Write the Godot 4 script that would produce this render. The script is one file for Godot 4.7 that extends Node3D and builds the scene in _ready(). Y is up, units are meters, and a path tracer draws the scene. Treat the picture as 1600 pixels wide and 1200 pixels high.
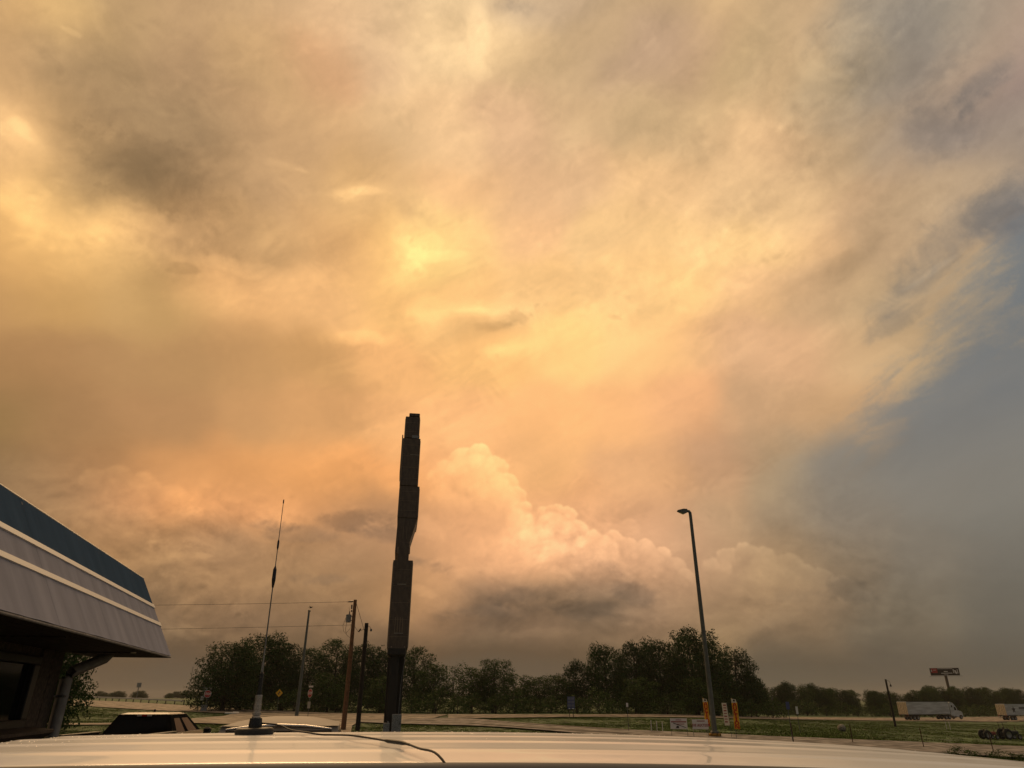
extends Node3D
# A parking lot beside a highway interchange under a storm sky lit gold by the setting sun.
# y is up, the camera looks towards -z from (0, EYE, 0); all lengths are metres, all sky directions degrees.

const EYE := 2.15

# ---------------------------------------------------------------- sky
# Air and cloud colours by direction: azimuth (0 = -z, positive towards +x), elevation, then sRGB 0-255.
const SKY_AIR := [
	-48.5,42.8,215,170,110, -45.8,44.2,220,180,115, -41.2,46.4,180,147,101, -35.2,48.8,185,150,105, -29.4,50.6,205,168,118, -22.9,52.1,220,180,130, -15.8,53.4,222,185,135, -8.8,54.1,235,200,145,
	-4,54.3,252,214,152, 0,54.4,188,162,127, 5.6,54.3,198,168,127, 15.8,53.4,200,168,120, 26.3,51.4,215,178,125, 30,50.4,190,162,120, 34.7,49,210,172,122, 37.3,48,158,144,118,
	41.2,46.4,150,138,118, 44.6,44.8,155,143,120, 48.5,42.8,168,145,120, -46.8,39.4,208,166,111, -43.4,41,178,145,100, -38.6,43.1,175,143,98, -33.7,44.9,180,145,102, -28,46.6,200,162,110,
	-21.8,48.1,222,172,120, -14.9,49.2,218,180,132, -8.3,49.9,238,201,144, -4.6,50.1,246,208,148, 0.8,50.1,215,180,128, 7.6,49.9,200,168,122, 14.9,49.2,190,158,122, 19.8,48.4,195,160,118,
	25,47.4,195,165,115, 28.6,46.4,195,165,120, 32.9,45.2,212,174,121, 35.2,44.4,165,148,115, 39.1,42.9,152,138,118, 43,41.2,172,148,118, 46.8,39.4,150,130,117, -44.9,35.9,240,190,125,
	-42.4,37,236,188,121, -40.6,37.8,185,148,98, -37.1,39.1,160,130,90, -32.2,40.8,162,132,92, -26.8,42.3,190,152,105, -20.7,43.7,210,168,115, -14.2,44.7,225,185,130, -7.2,45.3,238,195,138,
	0,45.6,220,178,130, 7.2,45.3,205,170,122, 14.2,44.7,200,168,120, 20.1,43.8,202,169,120, 23.8,43,225,185,130, 26.8,42.3,235,192,135, 30.4,41.4,215,175,125, 34.3,40.1,190,160,115,
	37.1,39.1,162,142,115, 39.3,38.3,150,135,118, 43.4,36.5,155,138,118, 45.2,35.7,150,135,115, -43.9,32.2,225,175,105, -40.9,33.5,236,186,112, -38,34.6,160,130,88, -33.5,36.1,158,128,87,
	-28.4,37.6,178,142,97, -22.8,38.9,198,158,109, -18.6,39.7,222,176,112, -14.2,40.3,215,172,116, -6.9,41,235,185,125, 0,41.2,225,180,128, 6.9,41,225,182,130, 13.5,40.4,235,190,130,
	18,39.8,242,196,135, 22.8,38.9,226,186,130, 28.4,37.6,216,178,125, 33.5,36.1,195,160,118, 35.8,35.4,190,160,118, 40.1,33.8,190,162,122, 43.9,32.2,145,132,116, -42.9,29.5,210,160,95,
	-39.5,30.8,222,172,102, -36.4,31.8,234,184,112, -32.6,33,214,168,107, -28.6,34.1,195,152,100, -23.3,35.3,198,156,102, -18.6,36.2,215,165,105, -13.7,36.9,245,190,115, -10.2,37.2,252,215,128,
	-6,37.5,250,202,129, 0,37.7,242,190,130, 9.9,37.2,240,195,130, 17.4,36.4,252,205,135, 24.9,35,246,201,131, 29.2,34,225,180,125, 34.9,32.3,190,158,116, 38.3,31.2,180,152,114,
	-41.7,25.8,190,145,90, -37.9,27.1,200,155,92, -32.8,28.6,205,162,100, -29.1,29.5,190,150,92, -24.5,30.5,230,175,110, -18.5,31.6,236,181,115, -12.6,32.3,245,190,115, -6.4,32.8,243,190,118,
	0,33,245,195,125, 12.6,32.3,252,202,130, 16.7,31.8,255,205,130, 23.5,30.7,242,192,131, 28.1,29.8,200,163,117, 31.5,28.9,192,161,116, 35.9,27.7,178,152,114, -40.4,21.7,166,126,78,
	-36.7,22.8,172,130,82, -32.5,23.8,180,138,88, -28,24.8,185,142,90, -23,25.7,192,146,92, -17.7,26.5,206,156,96, -12,27.1,238,178,110, -3,27.6,248,190,115, 6.1,27.5,255,205,125,
	12,27.1,255,203,128, 16,26.7,252,195,125, 20.4,26.1,222,175,125, 25.6,25.2,222,175,125, 30.3,24.3,206,169,120, 34.2,23.4,190,160,116, -39.2,17.6,150,118,72, -35.5,18.4,165,125,80,
	-29.2,19.6,182,137,88, -22.2,20.7,200,150,95, -17,21.3,215,160,100, -11.5,21.8,232,172,108, -5.8,22.1,248,185,118, 2.9,22.2,252,188,118, 11.5,21.8,248,185,118, 15.4,21.5,235,175,118,
	22.2,20.7,202,161,115, 27,20,200,160,112, -38.1,13.8,140,110,72, -34.4,14.5,150,115,75, -31.7,14.9,172,127,81, -28.3,15.4,208,148,90, -24.7,15.9,214,152,92, -21.4,16.2,226,160,95,
	-16.4,16.7,240,168,98, -11.1,17.1,240,168,100, -6.2,17.3,243,176,112, -3.1,17.4,250,187,119, 2.8,17.4,240,180,115, 11.1,17.1,225,170,115, 16.4,16.7,200,155,112, 21.4,16.2,175,148,110,
	26.1,15.7,142,129,108, 32.5,14.8,131,123,109, 38.1,13.8,123,120,110, -33.8,11.9,150,115,75, -29.8,12.4,190,135,85, -25.6,12.9,225,155,90, -21.9,13.2,208,145,89, -18.5,13.5,224,157,94,
	-14,13.8,176,130,86, -11.4,13.9,170,127,85, -7.6,14.1,212,154,100, -3.8,14.2,228,166,108, 0,14.2,248,182,118, 4.4,14.2,240,176,116, 7.1,14.1,222,164,110, 10.8,14,205,155,108,
	16,13.7,180,145,105, 20.9,13.3,160,137,106, 25.6,12.9,140,125,105, 37.4,11.4,118,113,102, -30,9.2,165,124,79, -26.7,9.5,166,125,80, -22.7,9.8,160,122,82, -18,10.1,165,125,82,
	-13.1,10.3,160,122,82, -8.5,10.5,190,140,92, -4.3,10.6,208,152,101, 0,10.6,232,170,114, 3.7,10.6,220,163,111, 7.4,10.5,205,153,107, 10.5,10.4,206,155,108, 13.1,10.3,200,152,108,
	16.1,10.2,165,132,98, 19.9,10,172,139,101, 23.2,9.8,160,133,100, 25.8,9.6,136,119,97, 31.2,9.1,125,115,100, 36.7,8.5,112,107,97, -26.6,6.8,150,115,75, -22.2,7,156,119,78,
	-17.6,7.3,148,114,76, -14.3,7.4,145,112,75, -11.3,7.5,168,126,81, -7.8,7.5,186,138,90, -5.2,7.6,176,132,88, -1.6,7.6,138,110,81, 2.6,7.6,148,117,82, 7.8,7.5,120,100,75,
	10.8,7.5,140,112,82, 13.3,7.4,172,134,96, 17.6,7.3,156,126,92, 22.2,7,150,122,92, 25.7,6.9,124,108,88, 30.6,6.6,118,108,92, 36,6.2,108,103,92, -28.1,4.6,116,93,68,
	-24.9,4.7,117,94,68, -20.5,4.8,128,100,71, -17.3,4.9,126,99,70, -12.1,5.1,120,95,68, -5.6,5.2,130,101,72, -2,5.2,118,95,70, 2,5.2,132,104,76, 5.1,5.2,124,100,73,
	10.1,5.1,150,118,85, 15,5,146,119,86, 21.9,4.8,132,109,83, 28.1,4.6,116,104,86, 35.5,4.2,103,97,86, -29.6,2.2,93,77,58, -24,2.4,90,75,60, -17,2.5,92,76,58,
	-9.9,2.5,90,74,57, -2.5,2.6,87,73,57, 2.5,2.6,84,71,56, 9.9,2.5,88,75,59, 21.5,2.4,91,81,67, 27.7,2.3,89,81,69, 35,2.1,93,87,76, -31,0.5,90,73,57,
	-23.7,0.5,86,72,56, -4.9,0.5,78,67,53, 9.8,0.5,78,69,55, 21.1,0.5,79,73,60, 34.5,0.4,83,79,68,
	-60,4,96,82,66, -60,14,124,103,76, -60,28,164,130,88, -60,44,184,149,107, -90,4,93,84,72, -90,15,96,85,72, -90,30,138,117,93, -90,48,158,137,108,
	-135,4,91,87,79, -135,15,88,84,78, -135,35,122,115,104, 180,4,84,83,80, 180,15,85,85,83, 180,35,118,115,109, 135,4,85,85,83, 135,15,86,87,86,
	135,35,120,117,111, 90,4,97,96,91, 90,15,92,93,92, 90,32,126,124,118, 60,4,99,96,88, 60,15,113,114,110, 60,35,140,130,117, 60,50,150,138,119,
	-30,62,196,162,114, 0,64,208,174,126, 30,62,190,162,122, 0,76,186,161,124, -90,66,164,143,112, 90,62,145,134,116, 180,60,134,125,112, -135,58,138,126,110, 135,58,133,126,114, 0,89,166,149,121,
]
# Heads of the cumulus, farthest first: azimuth, elevation, radius, strength.
const HEADS := [
	[-5.6, 17, 1.4, 0.8], [-4.3, 18.3, 1.2, 1], [-2.9, 18.6, 1.1, 1], [-1.6, 17.6, 1.2, 1], [-3.5, 16.7, 2.3, 0.9], [-0.4, 16.5, 0.9, 1], [0.3, 15.4, 0.9, 1], [-1.6, 14.7, 2.3, 0.8], [1.1, 14.4, 0.6, 1], [0.7, 13.1, 1.3, 0.8],
	[2.7, 13.9, 0.7, 1], [3.7, 14.1, 0.8, 1], [4.8, 13.9, 0.7, 1], [5.5, 12.7, 0.8, 1], [3.7, 12.5, 1.8, 0.9], [6.8, 11.6, 1, 0.9], [8.3, 11.7, 0.9, 0.9], [9.9, 12.7, 0.8, 0.45], [9.6, 11.2, 0.9, 0.9], [11, 10.9, 0.9, 0.9],
	[6.9, 10.3, 2.1, 0.8], [12.3, 10.3, 0.8, 0.9], [13.4, 9.5, 0.8, 0.85], [14.1, 8.6, 0.7, 0.7], [10.5, 9.4, 2, 0.7], [2.1, 10.6, 2.3, 0.6], [-5.5, 14.2, 2, 0.4], [-7.7, 11.5, 2.1, 0.35], [16.4, 9.1, 1, 0.72], [17.5, 10, 0.9, 0.96],
	[18.8, 10.2, 1, 0.96], [20.1, 9.7, 1, 0.88], [21.7, 9.2, 1, 0.8], [22.7, 8.4, 0.8, 0.72], [23.9, 7.9, 0.9, 0.72], [20.1, 8.1, 2.1, 0.64], [25.3, 7.2, 1, 0.64], [26.3, 6.4, 0.9, 0.56], [27.3, 5.2, 0.9, 0.48], [23.4, 6.3, 2, 0.48],
	[-32.3, 13.8, 1.2, 0.525], [-31, 14.5, 1, 0.525], [-29.2, 14, 1.2, 0.525], [-27.2, 13.2, 1.5, 0.45], [-30.3, 12.3, 2.1, 0.45], [-24.1, 12.6, 1.1, 0.375], [-20.8, 12.3, 1.1, 0.3], [-25.7, 8, 1.1, 0.33], [-26.3, 6.8, 1, 0.3], [-22.3, 6.4, 0.7, 0.375],
]
# The edge of the anvil, as azimuth and elevation.
const ANVIL_EDGE := [Vector2(0, 12), Vector2(12, 14.5), Vector2(20.5, 16.4), Vector2(24.6, 17.9), Vector2(28.2, 19.3), Vector2(31.8, 20.8), Vector2(33.9, 22.3), Vector2(36.9, 25), Vector2(39.6, 27), Vector2(42.7, 28.9), Vector2(47, 30), Vector2(60.5, 30.5)]
# Thin and thick scraps of cloud: azimuth, elevation, half width, half height, strength (positive is thinner and brighter), tilt.
const SCRAPS := [
	[-35.0, 37.6, 6.0, 3.8, -0.045, 0.1], [-29.5, 36.2, 4.4, 2.6, -0.04, -0.1], [-36.5, 31.6, 3.2, 1.2, 0.07, 0.15], [-25.2, 33.2, 3.0, 0.8, -0.05, 0.1], [-39.0, 42.6, 3.6, 1.4, -0.05, 0.2],
	[-10.2, 37.0, 3.6, 2.6, 0.09, 0.5], [-8.4, 35.6, 2.6, 1.0, 0.06, 0.2], [-16.0, 39.6, 1.8, 0.5, 0.14, 0.15], [-43.9, 36.1, 2.6, 1.1, 0.08, -0.2], [-15.3, 27.9, 2.6, 0.8, 0.14, 0.0],
	[-3.1, 51.5, 1.9, 4.2, 0.05, -0.35], [-3.4, 30.9, 3.7, 0.7, 0.10, 0.1], [-0.3, 27.9, 1.8, 0.6, 0.10, 0.2], [-40.0, 32.0, 3.2, 2.4, 0.10, 0.2],
	[-1.6, 29.6, 2.0, 0.5, -0.08, 0.2], 
	[4.1, 7.2, 5.4, 1.2, -0.10, 0.05], [0.0, 5.9, 5.6, 0.7, -0.12, 0.05], [10.1, 4.9, 3.4, 0.5, -0.10, 0.0], 
	[29.5, 30.5, 2.2, 0.9, -0.10, 0.4],
]
# Torn pieces of cloud with an edge: azimuth, elevation, half width, half height, strength, tilt, share of blue-grey.
const PIECES := [
	[-43.8, 36.1, 1.62, 0.8, 0.1, -0.15, 0], [-41.7, 31.3, 2.05, 2.1, 0.075, -0.3, 0], [-34.4, 33.2, 3.01, 0.7, 0.06, 0.1, 0], [-43.4, 43.3, 0.87, 0.2, 0.07, -0.1, 0], [-37.1, 46.2, 2.15, 0.7, -0.03, 0, 0], [-34.8, 37.6, 4.44, 2.9, -0.05, 0, 0], [-30.9, 36.4, 4.75, 1.8, -0.03, -0.1, 0], [-26.5, 32.1, 4.07, 0.7, 0.05, 0.1, 0],
	[-29.9, 30.8, 1.2, 0.5, -0.05, 0.1, 0], [-23.8, 40.4, 2.28, 0.5, 0.045, 0, 0], [-21.9, 40.3, 0.76, 0.2, 0.05, 0, 0], [-15.4, 39.7, 1.69, 0.4, 0.06, 0.1, 0], [-9.9, 37, 2.32, 1.8, 0.05, -0.3, 0], [-4.3, 51.8, 1.05, 2.9, 0.05, -0.3, 0], [1.2, 53.8, 1.42, 0.9, -0.05, 0, 0.2], [40.2, 44.9, 4.35, 4.59, -0.023, 0, 0.188],
	[39.3, 37.6, 2.37, 2.21, -0.032, 0.1, 0.225], [44.5, 39.8, 2.07, 0.85, -0.041, 0.3, 0.413], [39, 30.5, 4.395, 1.87, -0.027, 0.3, 0.45], [42.2, 31.1, 1.92, 2.04, -0.023, 0.3, 0.525], [34.8, 28, 3.315, 1.02, -0.013, 0.35, 0.338], [32.9, 25.9, 2.295, 0.85, -0.013, 0.35, 0.3], [32, 45.2, 0.85, 2.4, 0.05, -0.5, 0], [25.5, 39.8, 1.69, 3.1, 0.03, -0.7, 0],
	[36.6, 28.7, 1.84, 0.3, 0.06, 0.3, 0], [29, 22.8, 2.49, 1.9, 0.03, 0.3, 0], [25.3, 32.9, 1.76, 0.3, -0.04, 0.15, 0], [19.3, 25.7, 2.34, 2.1, -0.02, 0.2, 0], [0.9, 30.3, 2.16, 0.9, -0.07, 0.3, 0], [-1.5, 29.6, 1.57, 0.5, -0.04, 0.1, 0], [10.1, 30.1, 0.78, 0.3, -0.07, 0, 0], [-4.1, 30.9, 3.26, 0.4, 0.04, 0, 0],
	[-14.4, 27.8, 2.57, 0.7, 0.05, 0, 0], [-7.1, 35.4, 2.36, 0.5, 0.04, 0.1, 0], [-1.8, 27.9, 1.5, 0.5, 0.05, 0.2, 0], [-12.8, 13, 2.73, 0.9, -0.135, 0.05, 0.1], [-11.2, 12.3, 2.05, 0.7, -0.068, 0, 0.1], [-19.6, 12.3, 1.95, 0.5, -0.108, 0, 0.1], [-17.3, 11.7, 2.94, 0.6, -0.054, 0, 0.1], [-5.8, 9.8, 2.17, 0.7, -0.108, 0, 0.1],
	[-8.4, 10, 1.48, 0.5, -0.068, 0, 0.1], [8.4, 9.6, 1.48, 0.8, -0.121, -0.3, 0.1], [9.6, 7.7, 1.98, 1, -0.081, -0.2, 0.1], [2.6, 7.6, 4.66, 0.8, -0.095, 0.05, 0.1], [-0.5, 6.4, 5.07, 0.6, -0.068, 0.05, 0.1], [5.2, 6.6, 3.48, 0.7, -0.081, 0, 0.1], [25.4, 7.2, 1.79, 0.8, -0.095, -0.2, 0.1], [20.9, 6.9, 2.58, 0.7, -0.054, 0, 0.1],
	[-7, 8, 1.29, 0.5, 0.081, 0, 0], [1.5, 4.9, 4.09, 0.4, 0.061, 0, 0], [10.7, 6, 2.88, 0.5, 0.054, 0, 0], [-22.3, 6.4, 0.7, 0.3, 0.068, 0, 0], [-26.6, 9.1, 1.68, 0.5, 0.041, 0, 0], [-15.4, 8.5, 2.47, 0.5, -0.054, 0, 0.1], [-21.6, 8.5, 2.77, 0.5, -0.041, 0, 0],
]
const PANORAMA := Vector2i(4096, 2048)
var air: PackedFloat32Array
const AIR_COLUMNS := 720
const AIR_ROWS := 180
var sky_noise: Array[FastNoiseLite] = []
var sky_rows := []
var anvil_table: PackedFloat32Array


func fbm(seed_: int, freq: float, octaves: int, kind := FastNoiseLite.TYPE_SIMPLEX_SMOOTH, gain := 0.5) -> FastNoiseLite:
	var n := FastNoiseLite.new()
	n.seed = seed_
	n.noise_type = kind
	n.frequency = freq
	n.fractal_type = FastNoiseLite.FRACTAL_FBM if octaves > 1 else FastNoiseLite.FRACTAL_NONE
	n.fractal_octaves = octaves
	n.fractal_gain = gain
	if kind == FastNoiseLite.TYPE_CELLULAR:
		n.cellular_return_type = FastNoiseLite.RETURN_DISTANCE
		n.cellular_distance_function = FastNoiseLite.DISTANCE_EUCLIDEAN
	return n


func drawn(n: FastNoiseLite, reach: float, freq: float) -> FastNoiseLite:
	n.domain_warp_enabled = true
	n.domain_warp_amplitude = reach
	n.domain_warp_frequency = freq
	n.domain_warp_fractal_octaves = 3
	return n


func to_linear(v: float) -> float:
	return v / 12.92 if v <= 0.04045 else pow((v + 0.055) / 1.055, 2.4)


# An outline as a table of elevations, every tenth of a degree from azimuth -60 to 60; -99 beside it.
func table(outline: Array) -> PackedFloat32Array:
	var out := PackedFloat32Array()
	out.resize(1201)
	out.fill(-99.0)
	for i in 1201:
		var az := i * 0.1 - 60.0
		for k in outline.size() - 1:
			var a: Vector2 = outline[k]
			var b: Vector2 = outline[k + 1]
			if az >= a.x and az < b.x:
				var t := (az - a.x) / (b.x - a.x)
				out[i] = lerpf(a.y, b.y, t)
	return out


func air_row(j: int) -> void:
	# each row of the coarse colour map blends the listed colours by nearness
	var step := 1.0
	var el := (j + 0.5) * step
	var out := PackedFloat32Array()
	out.resize(360 * 3)
	var narrow := cos(deg_to_rad(el))
	for i in 360:
		var az := (i + 0.5) * step - 180.0
		var wide := 1.65 + clampf((absf(az) - 48.0) * 0.6, 0.0, 14.0) + clampf((el - 54.0) * 0.6, 0.0, 12.0)
		var k := 0.5 / (wide * wide)
		var r := 0.0
		var g := 0.0
		var b := 0.0
		var w := 1e-30
		for p in range(0, SKY_AIR.size(), 5):
			var dx: float = absf(az - SKY_AIR[p])
			dx = minf(dx, 360.0 - dx) * narrow
			var dy: float = el - SKY_AIR[p + 1]
			if dy < -30.0 or dy > 30.0:
				continue
			var e := exp(-minf((dx * dx * 0.7 + dy * dy * 1.3) * k, 60.0))
			r += e * SKY_AIR[p + 2]
			g += e * SKY_AIR[p + 3]
			b += e * SKY_AIR[p + 4]
			w += e
		out[i * 3] = r / w / 255.0
		out[i * 3 + 1] = g / w / 255.0
		out[i * 3 + 2] = b / w / 255.0
	sky_rows[j] = out


func sky_color(az: float, el: float, near: Array, heads: Array, torn: Array) -> Color:
	var ca := cos(deg_to_rad(el))
	var d := Vector3(sin(deg_to_rad(az)) * ca, sin(deg_to_rad(el)), -cos(deg_to_rad(az)) * ca)
	# wind-drawn structure: the lookup is displaced by slow and fast turbulence
	var low := smoothstep(3.0, 22.0, el)
	var w1 := sky_noise[0].get_noise_3dv(d)
	var w2 := sky_noise[1].get_noise_3dv(d)
	var f1 := sky_noise[2].get_noise_3dv(d)
	var f2 := sky_noise[3].get_noise_3dv(d)
	var reach := lerpf(1.3, 3.2, low)
	var u := az + (w1 * reach + f1 * 0.9) / maxf(ca, 0.2)
	var v := el + w2 * reach * 0.8 * smoothstep(0.0, 9.0, el) + f2 * 0.7 * smoothstep(0.0, 6.0, el)
	# colour of the air and the cloud sheet
	var x := (u + 180.0) / 360.0 * AIR_COLUMNS - 0.5
	var y := clampf(v / 90.0 * AIR_ROWS - 0.5, 0.0, AIR_ROWS - 1.001)
	var x0 := floori(x)
	var y0 := floori(y)
	var fx := x - x0
	var fy := y - y0
	var i0 := (y0 * AIR_COLUMNS + posmod(x0, AIR_COLUMNS)) * 3
	var i1 := (y0 * AIR_COLUMNS + posmod(x0 + 1, AIR_COLUMNS)) * 3
	var n := AIR_COLUMNS * 3
	var c := Vector3(air[i0], air[i0 + 1], air[i0 + 2]).lerp(Vector3(air[i1], air[i1 + 1], air[i1 + 2]), fx).lerp(Vector3(air[i0 + n], air[i0 + n + 1], air[i0 + n + 2]).lerp(Vector3(air[i1 + n], air[i1 + n + 1], air[i1 + n + 2]), fx), fy)
	# texture of the sheet: streaks drawn out along the wind, finer lumps over them
	var along := Vector3(d.x * 0.45 + d.y * 0.5, (d.y * 1.4 - d.x * 0.7) * 1.7, d.z)
	var streak := sky_noise[4].get_noise_3dv(along)
	var lump := sky_noise[5].get_noise_3dv(Vector3(d.x, d.y * 1.1 + 0.18 * (1.0 - exp(-d.y / 0.15)), d.z))
	var wisp := sky_noise[8].get_noise_3dv(along)
	var tex := streak * 0.075 * low + lump * lerpf(0.10, 0.075, low) + wisp * 0.016 * low
	# banks stand out against the light that comes from above and beyond them
	var q3 := Vector3(d.x, d.y * 1.1 + 0.18 * (1.0 - exp(-d.y / 0.15)), d.z)
	var relief := sky_noise[9].get_noise_3dv(q3) - sky_noise[9].get_noise_3dv(q3 + Vector3(-0.006, 0.017, 0.0))
	var low_banks := smoothstep(2.0, 5.0, el) * (1.0 - smoothstep(12.0, 16.0, el)) * (1.0 - 0.6 * smoothstep(26.0, 34.0, az))
	var calm := smoothstep(-12.0, -22.0, az) * smoothstep(14.0, 18.0, el) * smoothstep(31.0, 26.0, el)
	calm = maxf(calm, 0.7 * smoothstep(-3.0, 4.0, az) * smoothstep(24.0, 18.0, az) * smoothstep(16.0, 19.0, el) * smoothstep(30.0, 26.0, el))
	tex = tex * (1.0 - 0.65 * calm) + relief * (0.24 * low_banks + 0.075 * smoothstep(27.0, 33.0, el) + 0.02) * clampf(0.75 + 1.6 * w1, 0.1, 1.4)
	tex *= 1.0 - 0.75 * smoothstep(24.0, 36.0, az) * (1.0 - smoothstep(16.0, 30.0, el))
	# clear blue-grey air below the edge of the anvil
	if az > 8.0 and az < 120.0 and el < 40.0:
		var e := anvil_table[clampi(roundi((az + f1 * 1.2 + 60.0) * 10.0), 600, 1200)]
		var under := e - el + w2 * 2.2 + streak * 4.2 + wisp * 0.9 + f2 * 1.0
		var clear := smoothstep(-2.6, 3.6, under) * smoothstep(18.0, 34.0, az) * (1.0 - smoothstep(70.0, 120.0, az))
		clear *= smoothstep(6.0, 17.0, el)
		var blue := Vector3(108, 115, 115).lerp(Vector3(128, 124, 112), smoothstep(27.0, 13.0, el)) / 255.0
		blue *= 1.0 + 0.03 * streak
		c = c.lerp(blue, clear * 0.92)
		tex *= 1.0 - 0.8 * clear
	# scraps
	for s in near:
		var px: float = (az - s[0]) * ca
		if absf(px) > s[2] * 2.6 + 1.0:
			continue
		var py: float = el - s[1]
		py -= px * s[5]
		px += f1 * s[2] * 0.8 + lump * 0.8
		py += f2 * s[3] * 1.1 + w1 * s[3] * 0.3 + lump * 0.5
		var m: float = px * px / (s[2] * s[2]) + py * py / (s[3] * s[3])
		var t := exp(-m * 0.9) * clampf(0.9 + lump * 0.8, 0.0, 1.5)
		tex += s[4] * t
	# torn pieces
	for s in torn:
		var px: float = (az - s[0]) * ca
		if absf(px) > s[2] * 1.6 + 0.8:
			continue
		var py: float = el - s[1] - px * s[5]
		var size := minf(s[2], s[3])
		px = (px + f1 * (0.5 + size * 0.5)) / s[2]
		py = (py + f2 * (0.35 + size * 0.55)) / s[3]
		var m: float = px * px + py * py + lump * 1.5 + streak * 0.9 + wisp * 0.25
		var t: float = 1.0 - smoothstep(lerpf(0.35, -0.4, minf(1.0, s[6] * 4.0)), lerpf(1.25, 1.7, minf(1.0, s[6] * 4.0)), m)
		tex += s[4] * t
		if s[6] > 0.0:
			c = c.lerp(Vector3(0.43, 0.44, 0.435), s[6] * t * 0.7)
	# cumulus: each head is lit on top, lumpy, and fades into the murk below
	if heads.size():
		var puff := -1.0 - sky_noise[6].get_noise_3dv(d)
		var fine := -1.0 - sky_noise[7].get_noise_3dv(d)
		var glow := 0.0
		for h in heads:
			var px: float = ((az - h[0]) * ca + f1 * 0.25) / h[2]
			var py: float = (el - h[1] + f2 * 0.25) / h[2]
			var q := px * px + py * py
			if q > 2.6:
				continue
			q += (puff + 0.55) * -0.75 + (fine + 0.55) * -0.4
			var rim := lerpf(0.55, 0.14, h[3])
			var m: float = (1.0 - smoothstep(1.0 - rim, 1.0 + rim, q)) * smoothstep(-1.15, 0.3, py)
			glow = lerpf(glow, h[3] * (0.05 + 0.10 * (py * 0.9 + px * 0.35) + 0.10 * (puff + 0.5) + 0.055 * (fine + 0.5)), m)
		tex += glow * smoothstep(3.0, 9.0, el)
	var band := smoothstep(2.5, 6.0, el) * smoothstep(17.0, 12.0, el) * smoothstep(24.0, 10.0, az)
	c = Vector3(c.x * (1.015 + 0.05 * band), c.y * (1.01 + 0.06 * band), c.z * (lerpf(1.0, 1.055, low) + 0.12 * band))
	var s := 1.0 + tex
	c = Vector3(to_linear(clampf(c.x * s, 0.0, 1.0)), to_linear(clampf(c.y * (s if s < 1.0 else 1.0 + tex * 1.05), 0.0, 1.0)), to_linear(clampf(c.z * s, 0.0, 1.0)))
	return Color(c.x, c.y, c.z)


var sky_box: Rect2i
var sky_scale := 1


func sky_row(j: int) -> void:
	var y := sky_box.position.y + j
	var el := 90.0 - (y + 0.5) * sky_scale / PANORAMA.y * 180.0
	var out := PackedFloat32Array()
	out.resize(sky_box.size.x * 3)
	var near := []
	for s in SCRAPS:
		if absf(el - s[1]) < (s[3] + absf(s[5]) * s[2]) * 2.2 + 1.0:
			near.append(PackedFloat32Array(s))
	var torn := []
	for s in PIECES:
		if absf(el - s[1]) < (s[3] + absf(s[5]) * s[2]) * 1.6 + 0.8:
			torn.append(PackedFloat32Array(s))
	var heads := []
	for h in HEADS:
		if absf(el - h[1]) < h[2] * 1.6:
			heads.append(PackedFloat32Array(h))
	for i in sky_box.size.x:
		var c := sky_color((sky_box.position.x + i + 0.5) * sky_scale / PANORAMA.x * 360.0 - 180.0, maxf(el, 0.02), near, heads, torn)
		out[i * 3] = c.r
		out[i * 3 + 1] = c.g
		out[i * 3 + 2] = c.b
	sky_rows[j] = out


func in_parallel(work: Callable, count: int) -> PackedFloat32Array:
	sky_rows = []
	sky_rows.resize(count)
	WorkerThreadPool.wait_for_group_task_completion(WorkerThreadPool.add_group_task(work, count))
	var all := PackedFloat32Array()
	for row in sky_rows:
		all.append_array(row)
	return all


func sky_part(box: Rect2i, coarse: int) -> Image:
	sky_box = box
	sky_scale = coarse
	return Image.create_from_data(box.size.x, box.size.y, false, Image.FORMAT_RGBF, in_parallel(sky_row, box.size.y).to_byte_array())


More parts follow.
